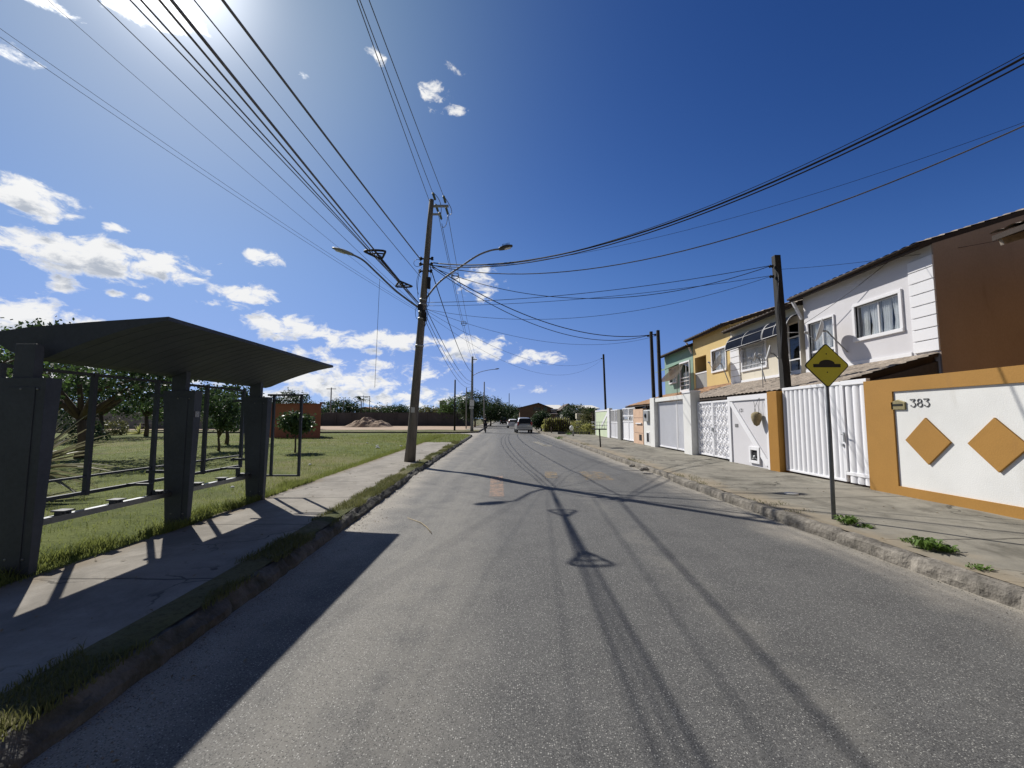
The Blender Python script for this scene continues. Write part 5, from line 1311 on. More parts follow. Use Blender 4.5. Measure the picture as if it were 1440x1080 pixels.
def weed(label, x, y, z, n, r, h, seed):
    q = random.Random(seed); b = MB(); vs = []; fs = []
    for k in range(n):
        a = q.uniform(0, 2*PI); d = r * q.random() ** .7; bx, by = x + math.cos(a) * d * .5, y + math.sin(a) * d * .5
        L = h * q.uniform(.5, 1.1); o = q.uniform(.3, 1.1) * L; w = q.uniform(.008, .02)
        ta = a + q.uniform(-.5, .5); cx, cy = -math.sin(ta) * w, math.cos(ta) * w; i = len(vs)
        ex, ey = bx + math.cos(ta) * o, by + math.sin(ta) * o
        vs += [(bx, by, z), ((bx*.5+ex*.5)+cx, (by*.5+ey*.5)+cy, z + L * .75), (ex, ey, z + L * .8 * q.uniform(.3, 1)), ((bx*.5+ex*.5)-cx, (by*.5+ey*.5)-cy, z + L * .75)]
        fs.append((i, i+1, i+2, i+3))
    b.add(vs, fs); return tag(b.build('weed_plant', M['weed'], recalc=False), label, 'weed', 'weeds along the right kerb')
for px, py, n, r, h, lab in ((1192, 737, 110, .17, .13, 'tuft of bright weeds at the foot of the road sign post'), (1218, 742, 50, .16, .06, 'flat creeping weeds just in front of the road sign'),
                             (1302, 772, 150, .20, .14, 'leafy weed clump growing from the kerb, largest of the row'), (1330, 776, 60, .16, .08, 'thin trailing weeds beside the largest kerb clump'), (1278, 762, 40, .15, .05, 'sparse low weeds at the crack before the largest kerb clump'),
                             (1375, 800, 45, .16, .05, 'dry weeds in the broken patch of the near kerb'), (786, 618, 60, .5, .25, 'weed heap by the bollard on the far kerb'), (800, 612, 60, .5, .3, 'weeds at the foot of the whitewashed bollard')):
    p = on_ground(px, py, .155); weed(lab, p.x, p.y, .155, n, r, h, px)

def debris(name, n, fx, m, seed):
    q = random.Random(seed); vs = []; fs = []
    for k in range(n):
        y = 1.2 + 26 * q.random() ** 1.6; x = fx(y, q); r = q.uniform(.003, .009) * (1 + y * .03); z = hump(y)
        if noise.noise((y * .9, seed, 0)) < -.15 and q.random() < .7: continue
        i = len(vs); a = q.uniform(0, 6.28)
        vs += [(x + r * math.cos(a + t_), y + r * math.sin(a + t_) * q.uniform(.6, 1.6), z + .001) for t_ in (0, 2.1, 4.2)] + [(x, y, z + r * q.uniform(.5, 1.1))]
        fs += [(i, i+1, i+3), (i+1, i+2, i+3), (i+2, i, i+3)]
    b = MB(); b.add(vs, fs); tag(b.build(name, m, recalc=False), kind='stuff')
debris('gutter_gravel', 1500, lambda y, q: LK(y) + .03 + .35 * q.random() ** 2.2, M['concrete_lump'], 1)
debris('gutter_dirt', 900, lambda y, q: RK(y) - .03 - .40 * q.random() ** 2.2, M['concrete_lump'], 2)
P = []
for k in range(5200):
    y = 2.8 + 32 * rnd.random() ** 1.5; x = RK(y) + .12 + .42 * rnd.random() ** 1.5
    if noise.noise((y * .55, 4.4, 0)) < .12 or noise.noise((x * 3, y * 2.2, 3)) < -.05: continue
    P.append((x, y, .157, rnd.uniform(.012, .05) * (1 + y * .02), rnd.uniform(.004, .008) * (1 + y * .03), rnd.uniform(.4, 1.2)))
blades('kerb_weeds', P, M['verge_blade'])
def fallen(name, n, seed):
    q = random.Random(seed); vs = []; fs = []
    for k in range(n):
        y = 1.5 + 22 * q.random() ** 1.5; r_ = q.random()
        if r_ < .5: x = PL(y) + (PR(y) - PL(y)) * q.random() ** (.6 if q.random() < .5 else 2); z = .158
        elif r_ < .7: x = LK(y) + .03 + .5 * q.random() ** 2; z = .006 + hump(y)
        else: x = RK(y) + .2 + 2.4 * q.random(); z = .162 + .05 * min(1, (x - RK(y) - .15) / 2.7) + .012
        a = q.uniform(0, 6.28); L = q.uniform(.012, .03); w = L * .3; i = len(vs); c, s_ = math.cos(a), math.sin(a)
        vs += [(x - c*L, y - s_*L, z), (x - s_*w, y + c*w, z + q.uniform(.002, .012)), (x + c*L, y + s_*L, z + q.uniform(0, .008)), (x + s_*w, y - c*w, z + q.uniform(.002, .012))]; fs.append((i, i+1, i+2, i+3))
    b = MB(); b.add(vs, fs); tag(b.build(name, M['dry_leaf'], recalc=False), kind='stuff')
M['dry_leaf'] = leaf_mat('dry_leaf', (.10, .075, .045), (.26, .20, .11), .15, .8)
fallen('fallen_leaves', 420, 8)
# litter on the lawn and road
for k, (px, py, s, lab) in enumerate(((531, 627, .16, 'white scrap of paper on the lawn, farther of two close scraps'), (531, 629.5, .18, 'white scrap of paper on the lawn, nearer of two close scraps'), (564, 627, .13, 'white scrap on the lawn beside the path near the pole'), (516, 623, .12, 'white scrap on the lawn farthest from the shelter'), (327, 685, .07, 'white scrap on the lawn behind the bench rail'), (436, 653, .08, 'white scrap on the lawn past the shelter end frame'))):
    p = on_ground(px, py, .2); lump('litter', lab, (p.x, p.y, .2), (s * .55, s * .45, s * .3), M['litter_white'], 'litter', k, 'scraps on the lawn')
p0, p1, p2, p3 = (on_ground(*q, .01) for q in ((573, 728), (592, 735), (600, 741), (607, 750)))
tag(MB().tube([p0, p1, p2, p3], [.004, .007, .008, .004], 6).build('twig', M['twig']), 'thin pale dry twig lying on the asphalt', 'twig')

# ------------------------------------------------------------------ trees and plants
def foliage(blobs, n, leaf, seed, clump=.45, per=26, droop=.3, gap=.0):
    """leaf-sized faces gathered in clumps through the volume of several ellipsoids (cx,cy,cz,rx,ry,rz)"""
    q = random.Random(seed); vs = []; fs = []
    vol = [b[3] * b[4] * b[5] for b in blobs]; tot = sum(vol)
    for b, v in zip(blobs, vol):
        for _ in range(max(3, int(n * v / tot / per))):
            while True:
                d = Vector((q.uniform(-1, 1), q.uniform(-1, 1), q.uniform(-1, 1)))
                if .05 < d.length < 1: break
            d = d.normalized() * d.length ** .55
            c = Vector((b[0] + d.x * b[3], b[1] + d.y * b[4], b[2] + d.z * b[5]))
            if gap and noise.noise(c * 1.1 + Vector((seed, 0, 0))) < -gap: continue
            cr = clump * q.uniform(.6, 1.3)
            for _ in range(int(per * q.uniform(.6, 1.3))):
                o = Vector((q.gauss(0, 1), q.gauss(0, 1), q.gauss(0, .7))) * cr * .55
                p = c + o; a = Vector((q.uniform(-1, 1), q.uniform(-1, 1), q.uniform(-1, .5) - droop)).normalized()
                s_ = a.cross(Vector((q.uniform(-1, 1), q.uniform(-1, 1), q.uniform(-1, 1)))).normalized()
                L = leaf * q.uniform(.6, 1.25); w = L * .32; i = len(vs)
                vs += [p, p + a * L * .5 + s_ * w, p + a * L, p + a * L * .5 - s_ * w]; fs.append((i, i+1, i+2, i+3))
    b_ = MB(); b_.add(vs, fs); return b_
def tree(label, x, y, z, blobs, n, leaf, m, seed, trunk_h, r, group=None, name='tree', clump=.45, gap=0.0, limbs=5, fork=.45, cat='tree', per=26):
    t = thing(name, label, cat, (x, y, z), group); q = random.Random(seed)
    foliage(blobs, n, leaf, seed, clump, gap=gap, per=per).build('crown', M[m], t, recalc=False)
    b = MB(); top = Vector((x, y, z + trunk_h)); k = z + trunk_h * fork
    pts = [Vector((x, y, z - .1)), Vector((x + r * .4, y, z + trunk_h * .2)), Vector((x - r * .5, y, k))]
    b.tube(pts, [r * 1.3, r, r * .85], 9); f = pts[-1]
    for i in range(limbs):
        bl = blobs[i % len(blobs)]; e = Vector((bl[0] + q.uniform(-.5, .5) * bl[3], bl[1] + q.uniform(-.5, .5) * bl[4], bl[2] + q.uniform(-.1, .5) * bl[5]))
        mid = f.lerp(e, .5) + Vector((q.uniform(-.2, .2), q.uniform(-.2, .2), .15)) * (e - f).length * .5
        b.tube([f, f.lerp(mid, .5) + Vector((0, 0, .02)), mid, e], [r * .65, r * .5, r * .35, r * .1], 7)
    b.build('trunk', M['bark'], t)
    return t
# park on the left
tree('big spreading tree behind the bus shelter, its twigs showing over the roof', -15.5, 15.5, .15,
     [(-15.5, 15, 3.65, 3.4, 3.0, 1.2), (-18.5, 14.5, 3.4, 2.6, 2.4, 1.1), (-13.2, 16.5, 3.1, 2.2, 2.0, 1.0), (-20.5, 16, 3.1, 2.4, 2.2, 1.2), (-12.0, 15.0, 2.8, 1.4, 1.5, .8)], 19000, .15, 'leaf_dark', 11, 3.4, .17, clump=.34, gap=.15, limbs=8, fork=.42, per=20)
tree('tree with feathery crown at the left edge behind the shelter', -14.5, 10.3, .15,
     [(-14.4, 10.3, 3.2, 2.0, 1.8, .95), (-12.2, 11, 3.0, 1.5, 1.3, .75)], 3600, .11, 'leaf_mid', 12, 2.9, .10, clump=.3, gap=.02, limbs=6, per=20)
tree('small glossy leaved tree with forked trunk seen between the shelter posts', -12.75, 18.7, .16,
     [(-12.55, 18.7, 1.75, .72, .7, .62), (-12.75, 18.6, 2.35, .6, .6, .4), (-12.2, 18.7, 1.5, .5, .5, .4)], 2600, .13, 'leaf_gloss', 13, 1.2, .05, clump=.22, limbs=6, fork=.5, per=14)
tree('little round lollipop tree on the lawn before the orange hut', -9.02, 17.9, .16,
     [(-9.0, 17.9, 1.42, .60, .58, .42), (-9.15, 17.8, 1.62, .4, .4, .26)], 2400, .14, 'leaf_gloss', 14, 1.25, .035, clump=.2, limbs=6, fork=.75, per=14)
tree('taller dark tree standing behind the glossy leaved tree', -15.6, 23.5, .16, [(-15.6, 23.5, 2.5, 1.6, 1.4, .9), (-14.6, 24, 2.1, 1.1, 1.1, .7)], 4200, .17, 'leaf_dark', 15, 2.2, .09, clump=.35, gap=.15, per=20)
for k_, (px_, pt_, Y_, w_, m_, lab_) in enumerate(((78, 492, 27, 2.6, 'leaf_dark', 'dark leafy park tree filling the first shelter bay, nearer the near post'), (150, 498, 31, 3.0, 'leaf_dark', 'dark leafy park tree filling the first shelter bay, in its middle'), (212, 512, 34, 2.8, 'leaf_mid', 'green leafy park tree seen beside the middle shelter post'))):
    tp_ = at_depth(px_, pt_, Y_); x_, H_ = tp_.x, tp_.z
    tree(lab_, x_, Y_, .15, [(x_, Y_, H_ - 1.6, w_, w_ * .8, 1.6), (x_ - w_ * .5, Y_, H_ * .48, w_ * .7, w_ * .6, 1.2), (x_ + w_ * .5, Y_ + .5, H_ * .5, w_ * .7, w_ * .6, 1.2)], 6500, .19, m_, 90 + k_, H_ * .6, .14, 'leafy trees in the park', clump=.42, gap=.12, limbs=6)
def bush(label, x, y, z, r, h, m, seed, n=900, leaf=.16, group='bushes in the park', name='bush'):
    t = thing(name, label, 'bush', (x, y, z), group)
    foliage([(x, y, z + h * .5, r, r, h * .55)], n, leaf, seed, .25, 18).build('foliage', M[m], t, recalc=False)
    s = MB(); q = random.Random(seed)
    for k in range(5): a = q.uniform(0, 2*PI); s.tube([(x, y, z), (x + math.cos(a) * r * .5, y + math.sin(a) * r * .5, z + h * .6)], [.03, .01], 5)
    s.build('stem', M['bark'], t)
p = on_ground(158, 612, .2); bush('grey green rounded bush seen through the first shelter bay', p.x, p.y, .2, 1.0, 1.3, 'leaf_olive', 21, 1300)
p = on_ground(120, 622, .2); bush('low dark bush beside the agave behind the bench', p.x, p.y, .2, .9, 1.2, 'leaf_dark', 22, 1000)
p = on_ground(88, 606, .2); bush('tall dark shrub against the park wall behind the agave', p.x, p.y, .2, 2.2, 3.0, 'leaf_dark', 23, 2200, .25)
p = on_ground(55, 604, .2); bush('wide dark shrub at the left end of the park wall', p.x, p.y, .2, 3.0, 2.6, 'leaf_dark', 24, 2200, .25)
def rosette(label, x, y, z, n, L, seed, m='agave', w=.05, name='agave', cat='agave', el=(5, 75), az=(0, 360)):
    q = random.Random(seed); b = MB()
    for k in range(n):
        a = R(q.uniform(*az)); e = R(q.uniform(*el)); l = L * q.uniform(.7, 1.1); d = Vector((math.cos(a) * math.cos(e), math.sin(a) * math.cos(e), math.sin(e))); s_ = Vector((-math.sin(a), math.cos(a), 0))
        vs = []; N = 7
        for i in range(N + 1):
            t_ = i / N; c = Vector((x, y, z + .05)) + d * l * t_ + Vector((0, 0, -.28 * l * t_ * t_ * math.cos(e))); ww = w * (.7 + .6 * t_) * (1 - t_ ** 2.5) + .004
            vs += [c - s_ * ww + Vector((0, 0, ww * .5)), c - Vector((0, 0, ww * .2)), c + s_ * ww + Vector((0, 0, ww * .5))]
        fs = [(i*3+j, i*3+j+1, i*3+j+4, i*3+j+3) for i in range(N) for j in range(2)]
        b.add(vs, fs, True)
    return tag(b.build(name, M[m], recalc=False), label, cat)
rosette('big agave with long pale sword leaves behind the shelter bench', -8.75, 7.7, .60, 110, 1.45, 5, w=.042, el=(-12, 70))
p = on_ground(196, 611, .2); rosette('small yellowish yucca standing on the lawn near the far picnic table', p.x, p.y, .2, 26, 1.1, 6, 'leaf_yellow', .05, 'yucca', 'yucca')
def picnic_table(label, x, y, s=1.0):
    t = thing('picnic_table', label, 'picnic table', (x, y, .18), 'concrete tables in the park')
    b = MB(); b.box(x - 1.1*s, x + 1.1*s, y - .5, y + .5, .88, .97); b.build('table_top', M['far_grey'], t)
    for dx in (-.7, .7): MB().box(x + dx*s - .12, x + dx*s + .12, y - .25, y + .25, .1, .88).build('leg', M['pole_concrete'], t)
    for dy in (-1.0, 1.0):
        MB().box(x - 1.1*s, x + 1.1*s, y + dy - .18, y + dy + .18, .5, .58).build('seat', M['far_grey'], t)
p = on_ground(208, 602.5, .2); picnic_table('pale concrete table by the park wall beyond the yucca', p.x, p.y)
p = on_ground(165, 600.5, .2); picnic_table('pale concrete table by the park wall beyond the rounded bush', p.x, p.y)
# park wall at the far left
t = thing('park_wall', 'long grey wall along the far side of the park with a pale coping', 'wall', (-50, 62, .1))
MB().box(-95, -38, 62, 62.3, 0, 2.4).build('panel', M['far_grey'], t); MB().box(-95, -37.9, 61.9, 62.4, 2.401, 2.55).build('coping', M['quoin'], t)

# orange hut
def hut():
    t = thing('hut', 'orange painted windowless hut on the lawn', 'hut', (-15.7, 33, .15))
    P_ = [(-18.1, 31.9), (-15.4, 31.4), (-14.2, 31.8), (-15.7, 35.0), (-17.9, 35.4)]
    MB().prism(P_, 'z', .05, 2.62).build('wall', M['hut_orange'], t, .04)
    b = MB(); b.prism([(x + (-.06 if x < -16 else .06), y + (-.06 if y < 33 else .06)) for x, y in P_], 'z', 2.621, 2.70); b.build('roof', M['hut_orange'], t)
    MB().box(-14.6, -14.3, 32.4, 32.7, 2.70, 2.85).build('roof_vent', M['pole_concrete'], t)
hut()
# wall across the bare lot, trees, houses and poles behind it
t = thing('boundary_wall', 'long dark wall across the back of the bare earth lot', 'wall', (-30, 85, .1))
b = MB(); X0 = -60
for k in range(18): b.box(-62 + k * 3.0, -62 + k * 3.0 + 2.97, 85, 85.25, 0, 2.75 + .03 * (k % 3))
b.build('panel', M['stone_dark'], t)
for k in range(18):
    MB().box(-62.15 + k * 3.0 + 2.95, -61.85 + k * 3.0 + 3.0, 84.9, 85.35, 0, 2.95).build('pier', M['stone_dark'], t)
def heap():
    t = on_ground(518, 600.5, .13); b = MB(); cx, cy = t.x, 74
    def fn(a, c):
        x = -4.3 + 8.6 * a; y = -2.6 + 5.2 * c
        h = max(0, 1.75 * (1 - abs(x + .3) / 3.9) ** 1.0 * (1 - (y / 2.6) ** 2)) if abs(x + .3) < 3.9 else 0
        h2 = max(0, 1.15 * (1 - ((x - 2.1) / 1.9) ** 2) * (1 - (y / 2.6) ** 2)) if abs(x - 2.1) < 1.9 else 0
        return (cx + x, cy + y, .1 + max(h, h2) * (1 + .35 * noise.noise((x * 1.3, y * 1.3, 4))) + .12 * noise.noise((x * 3, y * 3, 1)) * min(1, max(h, h2)))
    cx = (518 - 720) / 600 * 74
    b.grid(fn, 40, 22, False); tag(b.build('earth_heap', M['rubble']), 'heap of earth and rubble on the bare lot before the dark wall', 'earth heap')
heap()
def far_tree(label, px, pyt, Y, w, m, seed, n=1500, leaf=.45, base=None, name='tree', flat=.6, zb=None, group='trees beyond the street and lots'):
    top = at_depth(px, pyt, Y); x = top.x; H = top.z; z0 = .1; ch = max(.8, H * flat) if zb is None else H - zb
    cz = H - ch * .5
    q = random.Random(seed); bl = [(x, Y, cz, w * .75, w * .6, ch * .5)]
    for k in range(4): a = q.uniform(0, 2*PI); bl.append((x + math.cos(a) * w * .6, Y + math.sin(a) * w * .4, cz + q.uniform(-.3, .15) * ch, w * .45, w * .45, ch * .33))
    return tree(label, x, Y, z0, bl, int(n * 2.6), leaf * .72, m, seed, H - ch * .6, max(.08, H * .025), group, name, clump=w * .16 + .2, limbs=4, fork=.8)
far_tree('rounded dark tree rising behind the orange hut', 412, 549, 60, 3.4, 'leaf_dark', 31, 2600, .35, flat=.75)
far_tree('broad dark tree over the far wall, next to a tall thin pole', 482, 562, 105, 5.2, 'leaf_dark', 32, 2200, .55, flat=.75)
far_tree('low dark tree over the far wall nearest the orange hut', 456, 574, 100, 4.5, 'leaf_dark', 33, 1400, .55, flat=.7)
far_tree('dark tree over the far wall behind the earth heap', 540, 573, 110, 6, 'leaf_dark', 34, 1800, .6, flat=.7)
far_tree('dark green tree over the far wall just left of the leaning pole', 566, 570, 105, 4.5, 'leaf_dark', 35, 1500, .55, flat=.7)
far_tree('olive tree over the far wall just past the leaning pole', 604, 572, 100, 4.0, 'leaf_olive', 36, 1500, .5, flat=.7)
far_tree('tall loose tree at the end of the far wall', 644, 558, 88, 4.2, 'leaf_mid', 37, 2600, .4, flat=.75)
far_tree('tall dark street tree behind the concrete pole', 668, 552, 76, 3.2, 'leaf_dark', 38, 3000, .36, flat=.72)
far_tree('great dark street tree overhanging the left side of the street', 690, 559, 92, 4.6, 'leaf_dark', 39, 4200, .40, flat=.8)
far_tree('dark street tree farther up on the left', 707, 566, 128, 5.0, 'leaf_dark', 40, 2600, .5, flat=.85)
far_tree('dark street tree where the street disappears', 722, 572, 165, 7.5, 'leaf_dark', 41, 2200, .7, flat=.9)
far_tree('low dark tree beside the brown gabled house', 731, 580, 112, 3.0, 'leaf_dark', 42, 1200, .5, flat=.9)
far_tree('dense dark conical street tree on the right kerb by the silver car', 761, 578, 50, 1.05, 'leaf_dark', 43, 3000, .2, flat=.85)
far_tree('round dark tree among the white roofed houses', 809, 568, 78, 2.6, 'leaf_dark', 44, 2200, .35, flat=.8)
far_tree('ragged tree at the edge of the vacant lot near the pale green wall', 829, 573, 56, 1.5, 'leaf_olive', 45, 1500, .28, flat=.8)
far_tree('low hazy tree above the vacant lot', 845, 578, 70, 2.4, 'leaf_dark', 46, 1400, .35, flat=.8)
far_tree('tree hidden mostly by the bus shelter near the park wall', 250, 552, 55, 4, 'leaf_mid', 47, 2000, .35, flat=.75)
far_tree('wide tree over the park wall behind the first shelter bay', 175, 560, 66, 5.5, 'leaf_dark', 48, 2200, .45, flat=.75)
far_tree('dense tree over the park wall behind the near shelter post', 110, 558, 70, 5.5, 'leaf_dark', 49, 2200, .45, flat=.75)
far_tree('green tree over the park wall behind the second shelter bay', 305, 556, 72, 5.0, 'leaf_dark', 50, 2000, .45, flat=.75)
def palm(label, px, pyt, Y, L, seed):
    top = at_depth(px, pyt, Y); t = thing('palm_tree', label, 'palm tree', (top.x, Y, .1), 'palms beyond the lots'); q = random.Random(seed)
    MB().tube([(top.x, Y, 0), (top.x + .1, Y, top.z * .6), (top.x, Y, top.z - L * .35)], [.16, .12, .10], 7).build('trunk', M['bark'], t)
    vs = []; fs = []; c = Vector((top.x, Y, top.z - L * .35))
    for k in range(18):
        a = q.uniform(0, 2*PI); e = q.uniform(-.2, 1.1); d = Vector((math.cos(a) * math.cos(e), math.sin(a) * math.cos(e), math.sin(e))); s_ = Vector((-math.sin(a), math.cos(a), 0))
        for i in range(10):
            t_ = (i + 1) / 10; p = c + d * L * t_ + Vector((0, 0, -.5 * L * t_ * t_))
            for sg in (-1, 1):
                j = len(vs); e2 = p + s_ * sg * L * .24 * (1.1 - t_ * .7) + d * L * .12 + Vector((0, 0, -.12 * L)); vs += [p, p + d * L * .07, e2]; fs.append((j, j+1, j+2))
    b = MB(); b.add(vs, fs); b.build('crown', M['leaf_dark'], t, recalc=False)
palm('small palm standing over the far wall behind the earth heap', 508, 558, 100, 2.3, 3)
palm('palm poking above the tree at the end of the far wall', 658, 551, 90, 2.0, 4)
palm('fan palm at the edge of the vacant lot', 833, 574, 50, 1.1, 5)
def thin_pole(label, px, pyt, Y, r=.09, m='pole_concrete', arm=None, base_z=.1):
    top = at_depth(px, pyt, Y); t = thing('utility_pole', label, 'utility pole', (top.x, Y, base_z), 'thin poles far up the street')
    MB().tube([(top.x, Y, base_z - .1), (top.x, Y, top.z)], [r, r * .75], 8).build('shaft', M[m], t)
    if arm: MB().box(top.x - arm, top.x + arm, Y - .05, Y + .05, top.z - .35, top.z - .22).build('crossarm', M[m], t)
thin_pole('tall thin pole with a crossarm beyond the far wall near the hut', 466, 545, 90, .16, 'pole_concrete', 1.0)
thin_pole('thin pole beyond the far wall before the broad dark tree', 483, 561, 88, .08)
thin_pole('pole with a wide crossarm beyond the far wall near the palm', 511, 556, 110, .10, 'pole_concrete', 1.6)
thin_pole('thin dark pole beyond the far wall right of the palm', 520, 557, 95, .10, 'black_post')
thin_pole('dark wooden pole on the far verge before the end of the far wall', 640, 534, 52, .12, 'black_post')
thin_pole('slim grey pole next to the end of the far wall', 656, 545, 62, .09)
thin_pole('grey lamp pole behind the concrete corner pole', 681, 537, 68, .12)
thin_pole('thin leaning mast far up the street above the cars', 716, 553, 150, .15, 'black_post')
thin_pole('thin mast rising behind the white roofed house', 792, 567, 90, .05, 'black_post')
# houses far behind
def small_house(label, px0, px1, py_eave, py_ridge, Y, wall_m, roof_m, depth=8, gable=True, wins=(), ridge_px=None):
    a, c = at_depth(px0, py_eave, Y), at_depth(px1, py_eave, Y); r = at_depth((px0 + px1) / 2 if ridge_px is None else ridge_px, py_ridge, Y)
    t = thing('house', label, 'house', ((a.x + c.x) / 2, Y, .1), 'houses in the distance')
    x0, x1, ze, zr = a.x, c.x, a.z, r.z
    if gable:
        MB().prism([(x0, 0), (x1, 0), (x1, ze), (r.x, zr), (x0, ze)], 'y', Y, Y + depth).build('wall', M[wall_m], t)
        b = MB(); o = .6
        for (xa, za, xb, zb) in ((x0 - o, ze - o * (zr - ze) / (r.x - x0), r.x, zr), (x1 + o, ze - o * (zr - ze) / (x1 - r.x), r.x, zr)):
            b.prism([(xa, za + .02), (xb, zb + .02), (xb, zb + .18), (xa, za + .18)], 'y', Y - .6, Y + depth + .4)
        b.build('roof', M[roof_m], t)
    else:
        MB().box(x0, x1, Y, Y + depth, 0, ze).build('wall', M[wall_m], t)
        MB().hexa([(x0 - .5, Y - .5, ze + .01), (x1 + .5, Y - .5, ze + .01), (x1 + .5, Y + depth, zr), (x0 - .5, Y + depth, zr)], [(x0 - .5, Y - .5, ze + .16), (x1 + .5, Y - .5, ze + .16), (x1 + .5, Y + depth, zr + .15), (x0 - .5, Y + depth, zr + .15)]).build('roof', M[roof_m], t)
    for (wx, wy, ww, wh) in wins:
        p = at_depth(wx, wy, Y); f = MB(); f.box(p.x - ww, p.x + ww, Y - .06, Y - .005, p.z - wh, p.z + wh); f.build('window', M['car_glass'], t)
    return t
small_house('brown gabled house with small square windows facing down the street', 731, 774, 574, 567.5, 95, 'brown_house', 'tile_dark', 10, wins=((752.5, 575, .35, .35), (757, 575, .35, .35), (767, 575, .4, .4)), ridge_px=757)
small_house('low brown annex with a dark lean to roof beside the gabled house', 768, 781, 583, 580, 92, 'brown_house', 'tile_dark', 6, False)
small_house('house with a bright white sheet roof beside the brown gabled house', 775, 792, 576, 568, 100, 'render_white', 'white_roof', 12, False, wins=((786, 579, .5, .45),))
small_house('house with dark gable and white wall next to the round dark tree', 792, 806, 574, 568.5, 92, 'render_white', 'tile_dark', 9, wins=((801, 578, .5, .5),))
small_house('pale house with a white roof behind the round dark tree', 815, 840, 575, 569, 105, 'far_grey', 'white_roof', 10, False)
small_house('house with tiled roof over the far wall behind the earth heap', 500, 528, 577, 573, 115, 'pink', 'tile_orange', 9)
small_house('blue grey roofed house over the far wall near the leaning pole', 527, 540, 578, 574, 112, 'far_grey', 'far_grey', 9, False)
small_house('house with red tiled roof over the far wall near the concrete pole', 617, 633, 577, 570, 120, 'pink', 'tile_orange', 9)
small_house('tall pale building far over the trees past the leaning pole', 618, 624, 564, 563, 170, 'far_grey', 'far_grey', 8, False)
small_house('long low roof over the park wall behind the second bay', 255, 300, 580, 574, 85, 'far_grey', 'tile_orange', 9)
# vacant lot on the right: vine fence with dark posts, bricks, tank
def vine_fence():
    Y = 46.5; a, c = at_depth(766, 588, Y), at_depth(800, 587, Y); t = thing('vine_fence', 'fence of dark posts overgrown with yellow green vines on the vacant lot', 'fence', (a.x, Y, .1))
    n = 12
    for k in range(n + 1):
        x = a.x + (c.x - a.x) * k / n; MB().tube([(x, Y - .3, 0), (x + .03, Y - .3, a.z + .05 + .08 * (k % 2))], .05, 6).build('post', M['bark'], t)
    bl = [(a.x + (c.x - a.x) * (k + .5) / 7, Y, a.z * .5, .32, .25, a.z * .52) for k in range(7)]
    foliage(bl, 5200, .18, 61, .25, 20).build('vines', M['leaf_yellow'], t, recalc=False)
vine_fence()
for k, (px, py, r, h, m, lab) in enumerate(((822, 607, 1.0, 1.3, 'leaf_olive', 'tall olive weeds bush by the end of the pale green wall'), (812, 606, .9, 1.2, 'leaf_yellow', 'yellowish bush in the middle of the vacant lot'), (831, 600, 1.5, 2.0, 'leaf_olive', 'large olive bush behind the other lot bushes'), (803, 605, .8, 1.1, 'leaf_olive', 'olive bush beside the end of the vine fence'), (828, 608, .7, .9, 'leaf_yellow', 'low yellow bush at the foot of the pale green wall'))):
    p = on_ground(px, py, .12); bush(lab, p.x, p.y, .12, r, h, m, 70 + k, 1500, .14, 'bushes on the vacant lot')
p = on_ground(808, 605.5, .12); t = thing('brick_stack', 'rough stack of reddish bricks on the vacant lot', 'brick stack', p)
q_ = random.Random(4)
b = MB()
for i in range(6):
    for j in range(9):
        if q_.random() < .12 + .05 * j: continue
        b.box(p.x - .7 + i * .25, p.x - .7 + i * .25 + .23, p.y - .2 + .02 * q_.random(), p.y + .2, .1 + j * .13, .1 + j * .13 + .12)
b.build('bricks', M['pink'], t)
p = at_depth(815, 585, 60); t = thing('water_tank', 'cream box shaped water tank above the bushes', 'water tank', (p.x, 60, .1))
MB().box(p.x - .5, p.x + .5, 59.5, 60.5, 1.55, 2.3).build('tank', M['cream'], t, .05); MB().box(p.x - .4, p.x + .4, 59.6, 60.4, 0, 1.549).build('stand', M['far_grey'], t)
t = thing('low_wall', 'low dark kerb wall along the edge of the vacant lot', 'wall', (5.5, 39, .1))
MB().box(4.2, 7.2, 39.4, 39.55, .05, .36).build('wall', M['stone_dark'], t)

